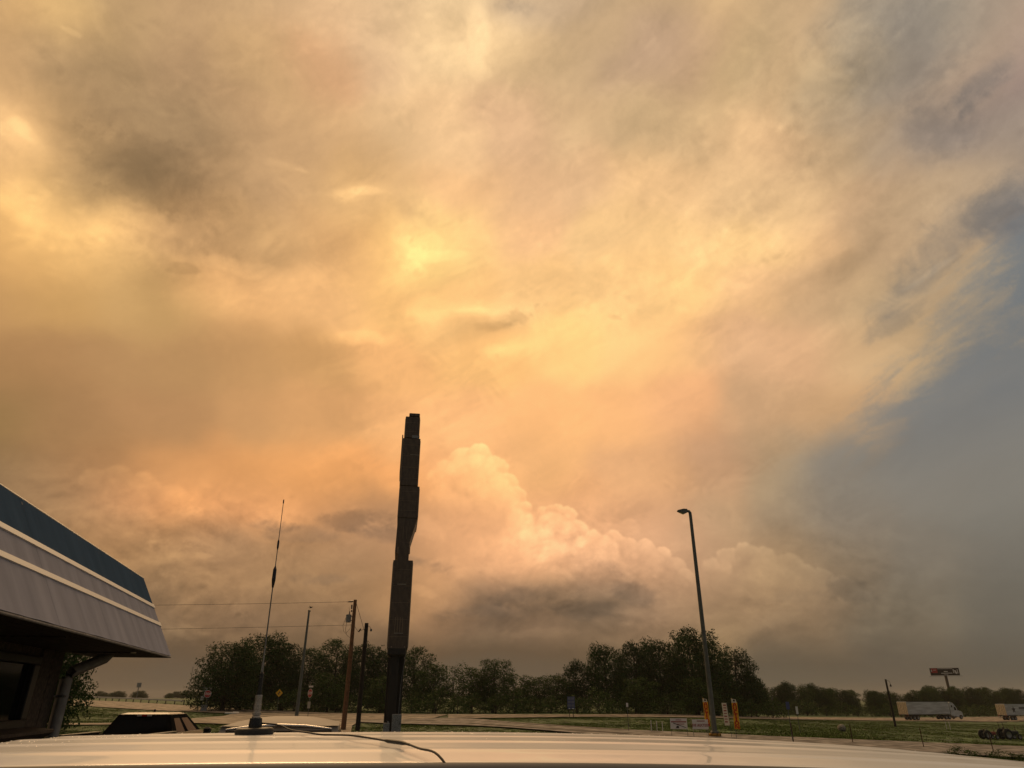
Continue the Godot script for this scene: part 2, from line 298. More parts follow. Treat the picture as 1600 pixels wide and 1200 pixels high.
func make_sky() -> Sky:
	sky_noise = [fbm(11, 2.2, 4), fbm(12, 2.2, 4), fbm(13, 9.0, 5, FastNoiseLite.TYPE_SIMPLEX_SMOOTH, 0.55), fbm(14, 9.0, 5, FastNoiseLite.TYPE_SIMPLEX_SMOOTH, 0.55), drawn(fbm(15, 5.0, 6), 0.08, 5.0), drawn(fbm(16, 8.0, 6, FastNoiseLite.TYPE_SIMPLEX_SMOOTH, 0.52), 0.06, 9.0), fbm(17, 42.0, 1, FastNoiseLite.TYPE_CELLULAR), fbm(18, 100.0, 2, FastNoiseLite.TYPE_CELLULAR), drawn(fbm(19, 9.0, 6, FastNoiseLite.TYPE_SIMPLEX_SMOOTH, 0.6), 0.10, 6.0)]
	sky_noise.append(drawn(fbm(20, 7.0, 6, FastNoiseLite.TYPE_SIMPLEX_SMOOTH, 0.5), 0.05, 8.0))
	sky_noise[8].fractal_type = FastNoiseLite.FRACTAL_RIDGED
	anvil_table = table(ANVIL_EDGE)
	var rough := Image.create_from_data(360, 90, false, Image.FORMAT_RGBF, in_parallel(air_row, 90).to_byte_array())
	rough.resize(AIR_COLUMNS, AIR_ROWS, Image.INTERPOLATE_CUBIC)
	air = rough.get_data().to_float32_array()
	var whole := sky_part(Rect2i(0, 0, PANORAMA.x / 8, PANORAMA.y / 16 + 2), 8)
	whole.resize(PANORAMA.x, whole.get_height() * 8, Image.INTERPOLATE_CUBIC)
	var panorama := Image.create(PANORAMA.x, PANORAMA.y, false, Image.FORMAT_RGBF)
	panorama.fill(Color(0.06, 0.05, 0.035))
	panorama.blit_rect(whole, Rect2i(Vector2i.ZERO, whole.get_size()), Vector2i.ZERO)
	# the part of the sky ahead at full detail
	var detail := Rect2i(1440, 360, 1216, 664)
	panorama.blit_rect(sky_part(detail, 1), Rect2i(Vector2i.ZERO, detail.size), detail.position)
	var m := PanoramaSkyMaterial.new()
	m.panorama = ImageTexture.create_from_image(panorama)
	var sky := Sky.new()
	sky.sky_material = m
	return sky


# ---------------------------------------------------------------- ground form
func smooth_max(x: float) -> float:
	return maxf(0.0, 0.5 * (x + sqrt(x * x + 64.0)) - 0.5)


# The lot is level; the field falls away to the east, the overpass ramp climbs to the west.
func land(x: float, z: float) -> float:
	var r := -3.6 * tanh(0.055 * smooth_max(0.85 * x + 0.08 * (z + 50.0) - 14.0) / 3.6)
	var l := 2.5 * tanh(0.026 * smooth_max(-0.8 * x - 0.4 * z - 68.0) / 2.5) * (1.0 - smoothstep(-45.0, -8.0, x))
	return r + l


func on_land(x: float, z: float) -> Vector3:
	return Vector3(x, land(x, z), z)


# ---------------------------------------------------------------- shapes
func mb() -> SurfaceTool:
	var st := SurfaceTool.new()
	st.begin(Mesh.PRIMITIVE_TRIANGLES)
	return st


func tri(st: SurfaceTool, a: Vector3, b: Vector3, c: Vector3, na: Vector3, nb: Vector3, nc: Vector3) -> void:
	if (b - a).cross(c - a).dot(na + nb + nc) > 0.0:
		var t := b
		b = c
		c = t
		t = nb
		nb = nc
		nc = t
	st.set_normal(na)
	st.add_vertex(a)
	st.set_normal(nb)
	st.add_vertex(b)
	st.set_normal(nc)
	st.add_vertex(c)


func flat(st: SurfaceTool, points: Array, outward: Vector3) -> void:
	var n: Vector3 = (points[1] - points[0]).cross(points[2] - points[0]).normalized()
	if n.dot(outward) < 0.0:
		n = -n
	for i in range(1, points.size() - 1):
		tri(st, points[0], points[i], points[i + 1], n, n, n)


func box(st: SurfaceTool, center: Vector3, size: Vector3, turn := Basis.IDENTITY) -> void:
	var e := size * 0.5
	for axis in 3:
		var a := Vector3.ZERO
		a[axis] = e[axis]
		var b := Vector3.ZERO
		b[(axis + 1) % 3] = e[(axis + 1) % 3]
		var c := Vector3.ZERO
		c[(axis + 2) % 3] = e[(axis + 2) % 3]
		for s in [-1.0, 1.0]:
			var pts := []
			for p in [a * s - b - c, a * s + b - c, a * s + b + c, a * s - b + c]:
				pts.append(center + turn * p)
			flat(st, pts, turn * a * s)


# A box with chamfered edges.
func cbox(st: SurfaceTool, center: Vector3, size: Vector3, r: float, turn := Basis.IDENTITY) -> void:
	var e := size * 0.5
	r = minf(r, minf(e.x, minf(e.y, e.z)) * 0.9)
	var at := func(sx: float, sy: float, sz: float, axis: int) -> Vector3:
		var v := Vector3(sx * (e.x - r), sy * (e.y - r), sz * (e.z - r))
		v[axis] += r * [sx, sy, sz][axis]
		return center + turn * v
	for axis in 3:
		for s in [-1.0, 1.0]:
			var pts := []
			for q in [[-1, -1], [1, -1], [1, 1], [-1, 1]]:
				var g := [0.0, 0.0, 0.0]
				g[axis] = s
				g[(axis + 1) % 3] = float(q[0])
				g[(axis + 2) % 3] = float(q[1])
				pts.append(at.call(g[0], g[1], g[2], axis))
			var o := Vector3.ZERO
			o[axis] = s
			flat(st, pts, turn * o)
			# the edge between this face and the next
			for s2 in [-1.0, 1.0]:
				var b := (axis + 1) % 3
				var c := (axis + 2) % 3
				var pp := []
				for k in [[-1.0, axis], [1.0, axis], [1.0, b], [-1.0, b]]:
					var g := [0.0, 0.0, 0.0]
					g[axis] = s
					g[b] = s2
					g[c] = k[0]
					pp.append(at.call(g[0], g[1], g[2], k[1]))
				var o2 := Vector3.ZERO
				o2[axis] = s
				o2[b] = s2
				flat(st, pp, turn * o2)
	for sx in [-1.0, 1.0]:
		for sy in [-1.0, 1.0]:
			for sz in [-1.0, 1.0]:
				flat(st, [at.call(sx, sy, sz, 0), at.call(sx, sy, sz, 1), at.call(sx, sy, sz, 2)], turn * Vector3(sx, sy, sz))


func tube(st: SurfaceTool, path: Array, radii: Array, sides := 8, caps := true) -> void:
	var rings := []
	var outs := []
	for i in path.size():
		var dir: Vector3 = (path[mini(i + 1, path.size() - 1)] - path[maxi(i - 1, 0)]).normalized()
		var side := dir.cross(Vector3.UP if absf(dir.y) < 0.9 else Vector3.RIGHT).normalized()
		var up := side.cross(dir)
		var ring := []
		var out := []
		for k in sides:
			var a := TAU * k / sides
			var o := side * cos(a) + up * sin(a)
			out.append(o)
			ring.append(path[i] + o * radii[mini(i, radii.size() - 1)])
		rings.append(ring)
		outs.append(out)
	for i in path.size() - 1:
		for k in sides:
			var m := (k + 1) % sides
			tri(st, rings[i][k], rings[i][m], rings[i + 1][m], outs[i][k], outs[i][m], outs[i + 1][m])
			tri(st, rings[i][k], rings[i + 1][m], rings[i + 1][k], outs[i][k], outs[i + 1][m], outs[i + 1][k])
	if caps:
		flat(st, rings[0], path[0] - path[1])
		flat(st, rings[-1], path[-1] - path[-2])


func rod(st: SurfaceTool, a: Vector3, b: Vector3, r: float, sides := 8) -> void:
	tube(st, [a, b], [r], sides)


# Radius and height pairs turned round the y axis.
func lathe(st: SurfaceTool, profile: Array, sides: int, at := Transform3D.IDENTITY) -> void:
	for i in profile.size() - 1:
		var a: Vector2 = profile[i]
		var b: Vector2 = profile[i + 1]
		var slope := Vector2(b.y - a.y, a.x - b.x).normalized()
		for k in sides:
			var t0 := TAU * k / sides
			var t1 := TAU * (k + 1) / sides
			var n0 := at.basis * Vector3(cos(t0) * slope.x, slope.y, sin(t0) * slope.x)
			var n1 := at.basis * Vector3(cos(t1) * slope.x, slope.y, sin(t1) * slope.x)
			var a0 := at * Vector3(cos(t0) * a.x, a.y, sin(t0) * a.x)
			var a1 := at * Vector3(cos(t1) * a.x, a.y, sin(t1) * a.x)
			var b0 := at * Vector3(cos(t0) * b.x, b.y, sin(t0) * b.x)
			var b1 := at * Vector3(cos(t1) * b.x, b.y, sin(t1) * b.x)
			tri(st, a0, a1, b1, n0, n1, n1)
			tri(st, a0, b1, b0, n0, n1, n0)


# A polygon in x and y drawn out along z.
func prism(st: SurfaceTool, poly: PackedVector2Array, z0: float, z1: float, at := Transform3D.IDENTITY) -> void:
	var order := Geometry2D.triangulate_polygon(poly)
	for z in [z0, z1]:
		var n := at.basis * Vector3(0, 0, signf(z - (z0 + z1) * 0.5))
		for i in range(0, order.size(), 3):
			var p := []
			for k in 3:
				var v := poly[order[i + k]]
				p.append(at * Vector3(v.x, v.y, z))
			tri(st, p[0], p[1], p[2], n, n, n)
	var turn := -1.0 if Geometry2D.is_polygon_clockwise(poly) else 1.0
	for i in poly.size():
		var a := poly[i]
		var b := poly[(i + 1) % poly.size()]
		var o := Vector3(b.y - a.y, a.x - b.x, 0) * turn
		flat(st, [at * Vector3(a.x, a.y, z0), at * Vector3(b.x, b.y, z0), at * Vector3(b.x, b.y, z1), at * Vector3(a.x, a.y, z1)], at.basis * o)


# Two rectangles at different heights joined by sloping sides: x0, x1, z0, z1 below and above.
func frustum(st: SurfaceTool, lo: Array, y0: float, hi: Array, y1: float) -> void:
	var p := []
	for q in [[lo, y0], [hi, y1]]:
		var r: Array = q[0]
		for c in [[0, 2], [1, 2], [1, 3], [0, 3]]:
			p.append(Vector3(r[c[0]], q[1], r[c[1]]))
	var mid := Vector3.ZERO
	for v in p:
		mid += v / 8.0
	for f in [[0, 1, 2, 3], [4, 5, 6, 7], [0, 1, 5, 4], [1, 2, 6, 5], [2, 3, 7, 6], [3, 0, 4, 7]]:
		var c: Vector3 = (p[f[0]] + p[f[1]] + p[f[2]] + p[f[3]]) / 4.0
		flat(st, [p[f[0]], p[f[1]], p[f[2]], p[f[3]]], c - mid)


# A thin slab over four corners, standing off along its normal.
func slab(st: SurfaceTool, a: Vector3, b: Vector3, c: Vector3, d: Vector3, thick: float, outward: Vector3) -> void:
	var n := (b - a).cross(c - a).normalized()
	if n.dot(outward) < 0.0:
		n = -n
	var t := n * thick
	flat(st, [a + t, b + t, c + t, d + t], n)
	flat(st, [a, b, c, d], -n)
	var m := (a + b + c + d) * 0.25
	for e in [[a, b], [b, c], [c, d], [d, a]]:
		flat(st, [e[0], e[1], e[1] + t, e[0] + t], (e[0] + e[1]) * 0.5 - m)


# ---------------------------------------------------------------- materials
func noise_map(seed_: int, freq: float, dark: float, light: float, octaves := 5, size := 512) -> NoiseTexture2D:
	var t := NoiseTexture2D.new()
	t.width = size
	t.height = size
	t.seamless = true
	t.noise = fbm(seed_, freq, octaves)
	var g := Gradient.new()
	g.set_color(0, Color(dark, dark, dark))
	g.set_color(1, Color(light, light, light))
	g.set_offset(0, 0.25)
	g.set_offset(1, 0.75)
	t.color_ramp = g
	return t


# Linear base colour.
func mat(called: String, r: float, g: float, b: float, rough := 0.7, metal := 0.0) -> StandardMaterial3D:
	var m := StandardMaterial3D.new()
	m.resource_name = called
	m.albedo_color = Color(r, g, b).linear_to_srgb()
	m.roughness = rough
	m.metallic = metal
	return m


func mottled(m: StandardMaterial3D, t: Texture2D, scale: Vector3, in_world := false) -> StandardMaterial3D:
	m.albedo_texture = t
	m.uv1_triplanar = true
	m.uv1_world_triplanar = in_world
	m.uv1_scale = scale
	return m


var M := {}


func make_materials() -> void:
	var fine := noise_map(1, 0.02, 0.62, 1.0)
	var soft := noise_map(7, 0.01, 0.85, 1.0, 3)
	var streaks := noise_map(8, 0.012, 0.91, 1.0, 4)  # pale streaks paint the sheen of the fascia sheets into their colour
	var coarse := noise_map(2, 0.012, 0.45, 1.0)
	var patchy := noise_map(3, 0.01, 0.5, 1.0, 6, 1024)
	M.grass = mottled(mat("grass", 0.105, 0.185, 0.055, 0.95), patchy, Vector3(0.06, 0.06, 0.06), true)
	M.blade = mat("grass blade", 0.105, 0.20, 0.055, 0.9)
	M.blade.vertex_color_use_as_albedo = true
	M.concrete = mottled(mat("concrete", 0.40, 0.33, 0.25, 0.85), patchy, Vector3(0.05, 0.05, 0.05), true)
	M.worn_concrete = mottled(mat("worn concrete", 0.29, 0.27, 0.25, 0.85), patchy, Vector3(0.07, 0.07, 0.07), true)
	M.asphalt = mottled(mat("asphalt", 0.06, 0.057, 0.053, 0.9), fine, Vector3(0.4, 0.4, 0.4), true)
	M.tar = mat("tar", 0.06, 0.05, 0.042, 0.8)
	M.track = mottled(mat("rubbered concrete", 0.20, 0.165, 0.125, 0.85), fine, Vector3(0.2, 0.2, 0.2), true)
	M.sign_plate = mat("blue-white print", 0.16, 0.16, 0.24, 0.5)
	M.guard = mat("galvanised rail", 0.55, 0.55, 0.52, 0.6)
	M.kerb = mat("kerb paint", 0.75, 0.72, 0.66, 0.7)
	M.bark = mottled(mat("bark", 0.06, 0.047, 0.034, 0.95), coarse, Vector3(1.5, 0.4, 1.5))
	for k in 4:
		var c: Array = [[0.031, 0.066, 0.015], [0.040, 0.080, 0.018], [0.026, 0.056, 0.016], [0.052, 0.092, 0.022]][k]
		var leaf := mat("leaves", c[0], c[1], c[2], 0.65)
		leaf.vertex_color_use_as_albedo = true
		leaf.metallic_specular = 0.2
		leaf.backlight_enabled = true
		leaf.backlight = Color(c[0] * 2.0, c[1] * 2.0, c[2] * 1.2).linear_to_srgb()
		M["leaf%d" % k] = leaf
	M.pole_wood = mottled(mat("weathered pole wood", 0.34, 0.17, 0.085, 0.9), noise_map(4, 0.03, 0.5, 1.0, 5), Vector3(3.0, 0.15, 3.0))
	M.dark_wood = mottled(mat("creosoted wood", 0.035, 0.027, 0.021, 0.9), fine, Vector3(3.0, 0.2, 3.0))
	M.steel = mottled(mat("galvanised steel", 0.22, 0.23, 0.23, 0.5, 0.3), fine, Vector3(1, 0.4, 1))
	M.dull_steel = mottled(mat("dull green grey steel", 0.125, 0.14, 0.13, 0.6), soft, Vector3(1, 0.3, 1))
	M.bronze = mottled(mat("dark bronze paint", 0.105, 0.075, 0.052, 0.55), soft, Vector3(0.7, 0.25, 0.7))
	M.bronze_deep = mottled(mat("black bronze paint", 0.015, 0.011, 0.008, 0.55), soft, Vector3(0.7, 0.25, 0.7))
	M.bronze_trim = mat("bronze trim", 0.20, 0.145, 0.10, 0.5)
	M.pale_panel = mat("pale panel", 0.42, 0.38, 0.33, 0.5)
	M.box_grey = mottled(mat("grey enamel", 0.34, 0.35, 0.36, 0.5), fine, Vector3(1.2, 1.2, 1.2))
	M.yellow_base = mottled(mat("yellow painted concrete", 0.50, 0.27, 0.045, 0.8), coarse, Vector3(0.8, 0.8, 0.8))
	M.white_sign = mat("white sign sheet", 0.70, 0.68, 0.66, 0.6)
	M.sign_red = mat("red sign sheet", 0.42, 0.035, 0.035, 0.45)
	M.sign_yellow = mat("yellow sign sheet", 0.85, 0.46, 0.025, 0.45)
	M.flag_yellow = mat("yellow flag cloth", 0.88, 0.47, 0.03, 0.8)
	M.flag_red = mat("red print", 0.50, 0.035, 0.015, 0.8)
	M.flag_white = mat("cream flag cloth", 0.72, 0.66, 0.52, 0.8)
	M.sign_blue = mat("blue sign sheet", 0.055, 0.075, 0.19, 0.45)
	M.ink = mat("dark print", 0.03, 0.03, 0.035, 0.7)
	M.ink_red = mat("faded red print", 0.30, 0.05, 0.05, 0.7)
	M.sign_back = mat("bare aluminium sheet", 0.36, 0.36, 0.36, 0.45, 0.5)
	M.black = mat("black rubber", 0.012, 0.012, 0.012, 0.6)
	M.black_gloss = mat("black plastic", 0.01, 0.01, 0.01, 0.25)
	M.chrome = mat("bright metal", 0.62, 0.60, 0.58, 0.18, 1.0)
	M.silver = mottled(mat("scuffed silver metal", 0.50, 0.48, 0.46, 0.34, 0.9), noise_map(6, 0.06, 0.55, 1.0), Vector3(18, 5, 18))
	M.tyre = mat("tyre rubber", 0.02, 0.02, 0.02, 0.85)
	M.glass = mat("dark tinted glass", 0.006, 0.007, 0.008, 0.05)
	M.glass.metallic_specular = 0.18
	M.amber_glass = mat("side glass", 0.02, 0.018, 0.015, 0.06)
	M.lamp_red = mat("red lens", 0.40, 0.015, 0.015, 0.2)
	M.lamp_clear = mat("clear lens", 0.62, 0.60, 0.56, 0.2)
	M.truck_white = mottled(mat("white fleet paint", 0.56, 0.58, 0.58, 0.5), soft, Vector3(0.03, 0.2, 0.03))
	M.door_warm_lit = mottled(mat("doors with painted warm light", 0.72, 0.62, 0.42, 0.5), soft, Vector3(0.4, 0.4, 0.4))  # warmer and brighter than the trailer sides: evening glow painted into the doors
	M.white_paint = mat("white car paint", 0.83, 0.86, 0.90, 0.42)
	M.white_paint.metallic_specular = 0.3
	M.white_paint.clearcoat_enabled = true
	M.white_paint.clearcoat = 0.65
	M.white_paint.clearcoat_roughness = 0.05
	M.dark_paint = mat("charcoal car paint", 0.022, 0.021, 0.021, 0.3)
	M.dark_paint.clearcoat_enabled = true
	M.dark_paint.clearcoat = 0.12
	M.dark_paint.metallic_specular = 0.2
	M.dark_paint.clearcoat_roughness = 0.05
	M.dark_trim = mat("matt black trim", 0.012, 0.012, 0.012, 0.9)
	M.dark_trim.metallic_specular = 0.05
	M.beige_paint = mat("pale beige car paint", 0.34, 0.31, 0.27, 0.6)
	M.beige_paint.metallic_specular = 0.2
	M.beige_paint.clearcoat_enabled = false
	M.beige_paint.clearcoat = 0.3
	M.beige_paint.clearcoat_roughness = 0.06
	M.trim_grey = mat("grey roof trim", 0.12, 0.125, 0.135, 0.6)
	M.fascia_sky_sheen = mottled(mat("fascia metal with painted blue sheen", 0.066, 0.108, 0.175, 0.45), streaks, Vector3(0.25, 0.04, 0.3))  # upper band darker and bluer: reflected sky painted into its colour
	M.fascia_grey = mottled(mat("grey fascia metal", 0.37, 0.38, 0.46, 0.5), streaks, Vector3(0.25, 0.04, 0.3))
	M.fascia_sky_sheen.specular_mode = BaseMaterial3D.SPECULAR_DISABLED
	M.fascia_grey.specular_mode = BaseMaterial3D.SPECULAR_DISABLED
	M.stripe = mat("white fascia stripe", 0.80, 0.78, 0.74, 0.6)
	M.soffit = mottled(mat("brown soffit board", 0.055, 0.038, 0.028, 0.75), fine, Vector3(0.8, 0.8, 0.8))
	M.wall_brown = mottled(mat("brown wall panel", 0.085, 0.060, 0.042, 0.75), fine, Vector3(0.9, 0.9, 0.9))
	M.frame_black = mat("black window frame", 0.008, 0.008, 0.009, 0.4)
	M.downspout = mottled(mat("grey downspout", 0.36, 0.35, 0.34, 0.55), soft, Vector3(1, 0.5, 1))
	M.rock = mottled(mat("pale limestone", 0.48, 0.45, 0.38, 0.9), coarse, Vector3(1.3, 1.3, 1.3))
	M.tractor_dark = mat("dark machine paint", 0.025, 0.03, 0.022, 0.5)
	M.tractor_red = mat("faded red machine paint", 0.22, 0.06, 0.04, 0.8)
	M.water = mat("water", 1.0, 1.0, 1.0, 0.02)
	M.water.transparency = BaseMaterial3D.TRANSPARENCY_ALPHA
	M.water.albedo_color.a = 0.05
	M.water.refraction_enabled = true
	M.water.refraction_scale = 0.033
	M.wood_post = mottled(mat("grey wood post", 0.13, 0.11, 0.085, 0.9), fine, Vector3(2, 0.5, 2))
	M.rust = mat("rusty steel", 0.075, 0.040, 0.026, 0.8)
	M.ceramic = mat("brown insulator", 0.05, 0.03, 0.022, 0.3)


# ---------------------------------------------------------------- things
var taken := {}


func numbered(called: String) -> String:
	taken[called] = taken.get(called, -1) + 1
	return called if taken[called] == 0 else "%s_%03d" % [called, taken[called]]


func obj(called: String, st: SurfaceTool, m: Material, parent: Node3D) -> MeshInstance3D:
	st.set_material(m)
	return part(called, st.commit(), parent)


func part(called: String, mesh: Mesh, parent: Node3D) -> MeshInstance3D:
	var o := MeshInstance3D.new()
	o.name = called
	o.mesh = mesh
	parent.add_child(o, true)
	return o


func thing(called: String, label: String, category: String, at := Vector3.ZERO, turn := 0.0, group := "") -> Node3D:
	var o := Node3D.new()
	o.name = numbered(called)
	add_child(o)
	o.position = at
	o.rotation.y = turn
	tag(o, label, category, group)
	return o


func tag(o: Node, label: String, category: String, group := "") -> void:
	o.set_meta("label", label)
	o.set_meta("category", category)
	if group:
		o.set_meta("group", group)


func copy(o: Node3D, base: String, label: String, at: Vector3, turn := 0.0, scale_ := Vector3.ONE, group := "") -> Node3D:
	var c: Node3D = o.duplicate()
	c.name = numbered(base)
	add_child(c)
	c.position = at
	c.rotation.y = turn
	c.scale = scale_
	c.set_meta("label", label)
	if group:
		c.set_meta("group", group)
	return c


func setting(called: String, st: SurfaceTool, m: Material) -> MeshInstance3D:
	var o := obj(called, st, m, self)
	o.set_meta("kind", "structure")
	return o


func text(called: String, words: String, size: float, at: Vector3, m: Material, parent: Node3D, turn := 0.0, squeeze := 1.0, depth := 0.012) -> void:
	var t := TextMesh.new()
	var font := SystemFont.new()
	font.font_names = PackedStringArray(["Droid Sans"])
	font.font_weight = 700
	t.font = font
	t.text = words
	t.font_size = 64
	t.pixel_size = size / 46.0
	t.depth = depth
	t.material = m
	var o := part(called, t, parent)
	o.position = at
	o.rotation.y = turn
	o.scale.x = squeeze


# ---------------------------------------------------------------- ground and roads
var roads := []


func resampled(line: Array, n: int) -> Array:
	var lengths := [0.0]
	for i in line.size() - 1:
		lengths.append(lengths[-1] + (line[i + 1] - line[i]).length())
	var out := []
	var k := 0
	for i in n + 1:
		var d: float = lengths[-1] * i / n
		while k < line.size() - 2 and lengths[k + 1] < d:
			k += 1
		out.append(line[k].lerp(line[k + 1], (d - lengths[k]) / maxf(lengths[k + 1] - lengths[k], 0.001)))
	return out


func strip(called: String, far: Array, near: Array, lift: float, m: Material, n := 70, across := 8, parent: Node3D = self) -> void:
	var a := resampled(far, n)
	var b := resampled(near, n)
	var st := mb()
	for i in n:
		for j in across:
			var p := []
			for q in [[i, j], [i + 1, j], [i + 1, j + 1], [i, j + 1]]:
				var v: Vector2 = a[q[0]].lerp(b[q[0]], float(q[1]) / across)
				p.append(on_land(v.x, v.y) + Vector3(0, lift, 0))
			tri(st, p[0], p[1], p[2], Vector3.UP, Vector3.UP, Vector3.UP)
			tri(st, p[0], p[2], p[3], Vector3.UP, Vector3.UP, Vector3.UP)
	var o := obj(called, st, m, parent)
	if parent == self:
		o.set_meta("kind", "structure")
	var outline := PackedVector2Array(a)
	b.reverse()
	outline.append_array(PackedVector2Array(b))
	roads.append(outline)


func lines_out(from: float, to: float, step: float, far: float) -> Array:
	var out := []
	var v := from
	while v <= to:
		out.append(v)
		v += step
	var d := step
	while out[-1] < far:
		d *= 1.35
		out.append(out[-1] + d)
	d = step
	while out[0] > -far:
		d *= 1.35
		out.push_front(out[0] - d)
	return out


func build_ground() -> void:
	var xs := lines_out(-160.0, 220.0, 3.5, 3200.0)
	var zs := lines_out(-300.0, 30.0, 3.5, 3200.0)
	var st := mb()
	var bump := fbm(31, 0.05, 3)
	var at := func(x: float, z: float) -> Vector3:
		return on_land(x, z) + Vector3(0, -0.05 + 0.03 * bump.get_noise_2d(x, z), 0)
	for i in xs.size() - 1:
		for j in zs.size() - 1:
			var p := []
			for q in [[i, j], [i + 1, j], [i + 1, j + 1], [i, j + 1]]:
				p.append(at.call(xs[q[0]], zs[q[1]]))
			var n: Vector3 = (p[2] - p[0]).cross(p[1] - p[0]).normalized()
			n = n if n.y > 0.0 else -n
			tri(st, p[0], p[1], p[2], n, n, n)
			tri(st, p[0], p[2], p[3], n, n, n)
	setting("ground", st, M.grass)
	var V := func(list: Array) -> Array:
		var out := []
		for i in range(0, list.size(), 2):
			out.append(Vector2(list[i], list[i + 1]))
		return out
	strip("ramp_road", V.call([-260, -330, -190, -268, -117.9, -198.2, -85.5, -166.8, -60.9, -142.9, -43.6, -128]), V.call([-200, -238, -140, -186, -81.5, -134.7, -69.6, -125.7, -54.6, -114.7, -46.7, -112.1, -40.2, -108.9]), 0.05, M.concrete)
	strip("junction_pavement", V.call([-43.6, -128, -33.2, -122.3, -20, -118, -9.7, -114.3]), V.call([-40.2, -108.9, -37.6, -98.7, -37.3, -88.1, -31, -73.5, -24.4, -69, -17.8, -77.9, -9.5, -70.5]), 0.054, M.concrete)
	strip("side_drive", V.call([-70, -64, -42.4, -70.7, -38.6, -72.0, -36.0, -90]), V.call([-69, -60.5, -40.1, -67.0, -36.4, -68.0, -30.0, -74]), 0.058, M.concrete)
	strip("entrance_drive", V.call([-26, -74, -21, -61, -17, -50, -12, -34]), V.call([-16, -80, -13.9, -66, -11, -52, -7, -34]), 0.062, M.concrete)
	strip("highway", V.call([-9.7, -114.3, 9.7, -114.1, 33.8, -132.7, 80.2, -189.5, 115.9, -220.9, 260, -330]), V.call([-7.9, -93.7, -3.9, -92.4, 8.5, -100.2, 21.3, -104.8, 41.5, -122.5, 62.8, -148.6, 90.1, -172, 118.8, -186, 280, -300]), 0.066, M.concrete)
	strip("frontage_road", V.call([-7.9, -93.7, -3.9, -88.1, 0, -76.7, 5.5, -65.3, 9.8, -58.5, 11.4, -56.7, 17.5, -52.3, 23.3, -51.7, 35.4, -53, 70, -57]), V.call([-17.8, -77.9, -9.5, -70.5, -3.4, -66.7, 0, -62, 2.4, -57.4, 5.5, -50.8, 8, -48, 17.3, -41.5, 20.7, -39, 25, -37.7, 60, -39]), 0.070, M.worn_concrete)
	strip("parking_lot", V.call([-40, -32, 24, -32]), V.call([-40, 18, 24, 18]), 0.03, M.asphalt, 20, 20)
	# tar-filled joints and rubbered wheel tracks
	var tracks := [[-50, -120, -40, -116.8, -28, -114.5, -10, -110], [-46, -117, -36, -113.6, -24, -112, -9, -106], [-36, -106, -28, -103, -14, -101, -4, -99], [-33, -98, -24, -93, -14, -91, -6, -88], [-30, -86, -24, -83, -17, -84, -8, -80], [-9, -106, 6, -106, 24, -118, 44, -138], [-6, -99, 8, -103, 22, -112, 42, -131], [-12, -84, -3, -79, 3, -68, 9, -58], [-13, -77, -4, -72, 1.5, -62, 8, -52]]
	for k in tracks.size():
		var mid: Array = V.call(tracks[k])
		var half: float = [0.55, 0.4, 0.5, 0.35, 0.6, 0.5, 0.5, 0.25, 0.25][k]
		var up := []
		var down := []
		for i in mid.size():
			var d: Vector2 = (mid[mini(i + 1, mid.size() - 1)] - mid[maxi(i - 1, 0)]).normalized().orthogonal()
			up.append(mid[i] + d * half)
			down.append(mid[i] - d * half)
		var before := roads.size()
		strip("wheel_track", up, down, 0.078 + 0.004 * k, M.tar if k % 2 == 0 else M.track, 40, 1)
		roads.resize(before)
	# the painted nose of the traffic island
	var kerb := mb()
	var nose := []
	for i in 9:
		var a := PI * (i / 8.0 - 0.5)
		nose.append(on_land(-40.6 + 1.2 * cos(a), -108.2 + 1.6 * sin(a)) + Vector3(0, 0.12, 0))
	tube(kerb, nose, [0.14], 6)
	var nk := obj("kerb_nose", kerb, M.kerb, self)
	nk.name = "kerb_nose"
	nk.set_meta("kind", "structure")


func build_grass() -> void:
	# tufts on the verges and in the field
	var st := mb()
	var r := RandomNumberGenerator.new()
	r.seed = 5
	for k in 9:
		var a := r.randf() * TAU
		var lean := Vector3(cos(a), 0, sin(a)) * r.randf_range(0.1, 0.5)
		var root := Vector3(r.randf_range(-0.35, 0.35), 0, r.randf_range(-0.35, 0.35))
		var side := Vector3(-sin(a), 0, cos(a)) * r.randf_range(0.03, 0.07)
		var up := Vector3(0, r.randf_range(0.5, 1.0), 0)
		var n := (Vector3.UP + lean).normalized()
		st.set_color(Color.WHITE)
		tri(st, root - side, root + side, root + up + lean * 0.6, n, n, n)
	st.set_material(M.blade)
	var mm := MultiMesh.new()
	mm.transform_format = MultiMesh.TRANSFORM_3D
	mm.use_colors = true
	mm.mesh = st.commit()
	var where := []
	var tint := []
	var patches := fbm(33, 0.06, 3)
	while where.size() < 52000:
		var z := -34.0 - 130.0 * pow(r.randf(), 1.25)
		var x := r.randf_range(-0.75, 0.78) * -z
		if x < 6.0 and z > -44.0:
			continue
		var hit := false
		for road in roads:
			if Geometry2D.is_point_in_polygon(Vector2(x, z), road):
				hit = true
				break
		if hit:
			continue
		var n := patches.get_noise_2d(x, z)
		if r.randf() > 0.75 + n:
			continue
		var tall := r.randf_range(0.05, 0.10) + maxf(0.0, n) * 0.10
		where.append(Transform3D(Basis(Vector3.UP, r.randf() * TAU).scaled(Vector3(0.6, tall, 0.6)), on_land(x, z) + Vector3(0, -0.06, 0)))
		var g := r.randf_range(0.65, 1.15)
		tint.append(Color(g * (1.0 + 0.25 * r.randf()), g, g * 0.8))
	mm.instance_count = where.size()
	for i in where.size():
		mm.set_instance_transform(i, where[i])
		mm.set_instance_color(i, tint[i])
	var o := MultiMeshInstance3D.new()
	o.name = "grass"
	o.multimesh = mm
	add_child(o)
	tag(o, "rough green grass growing on the verges and in the field", "grass")
	o.set_meta("kind", "stuff")


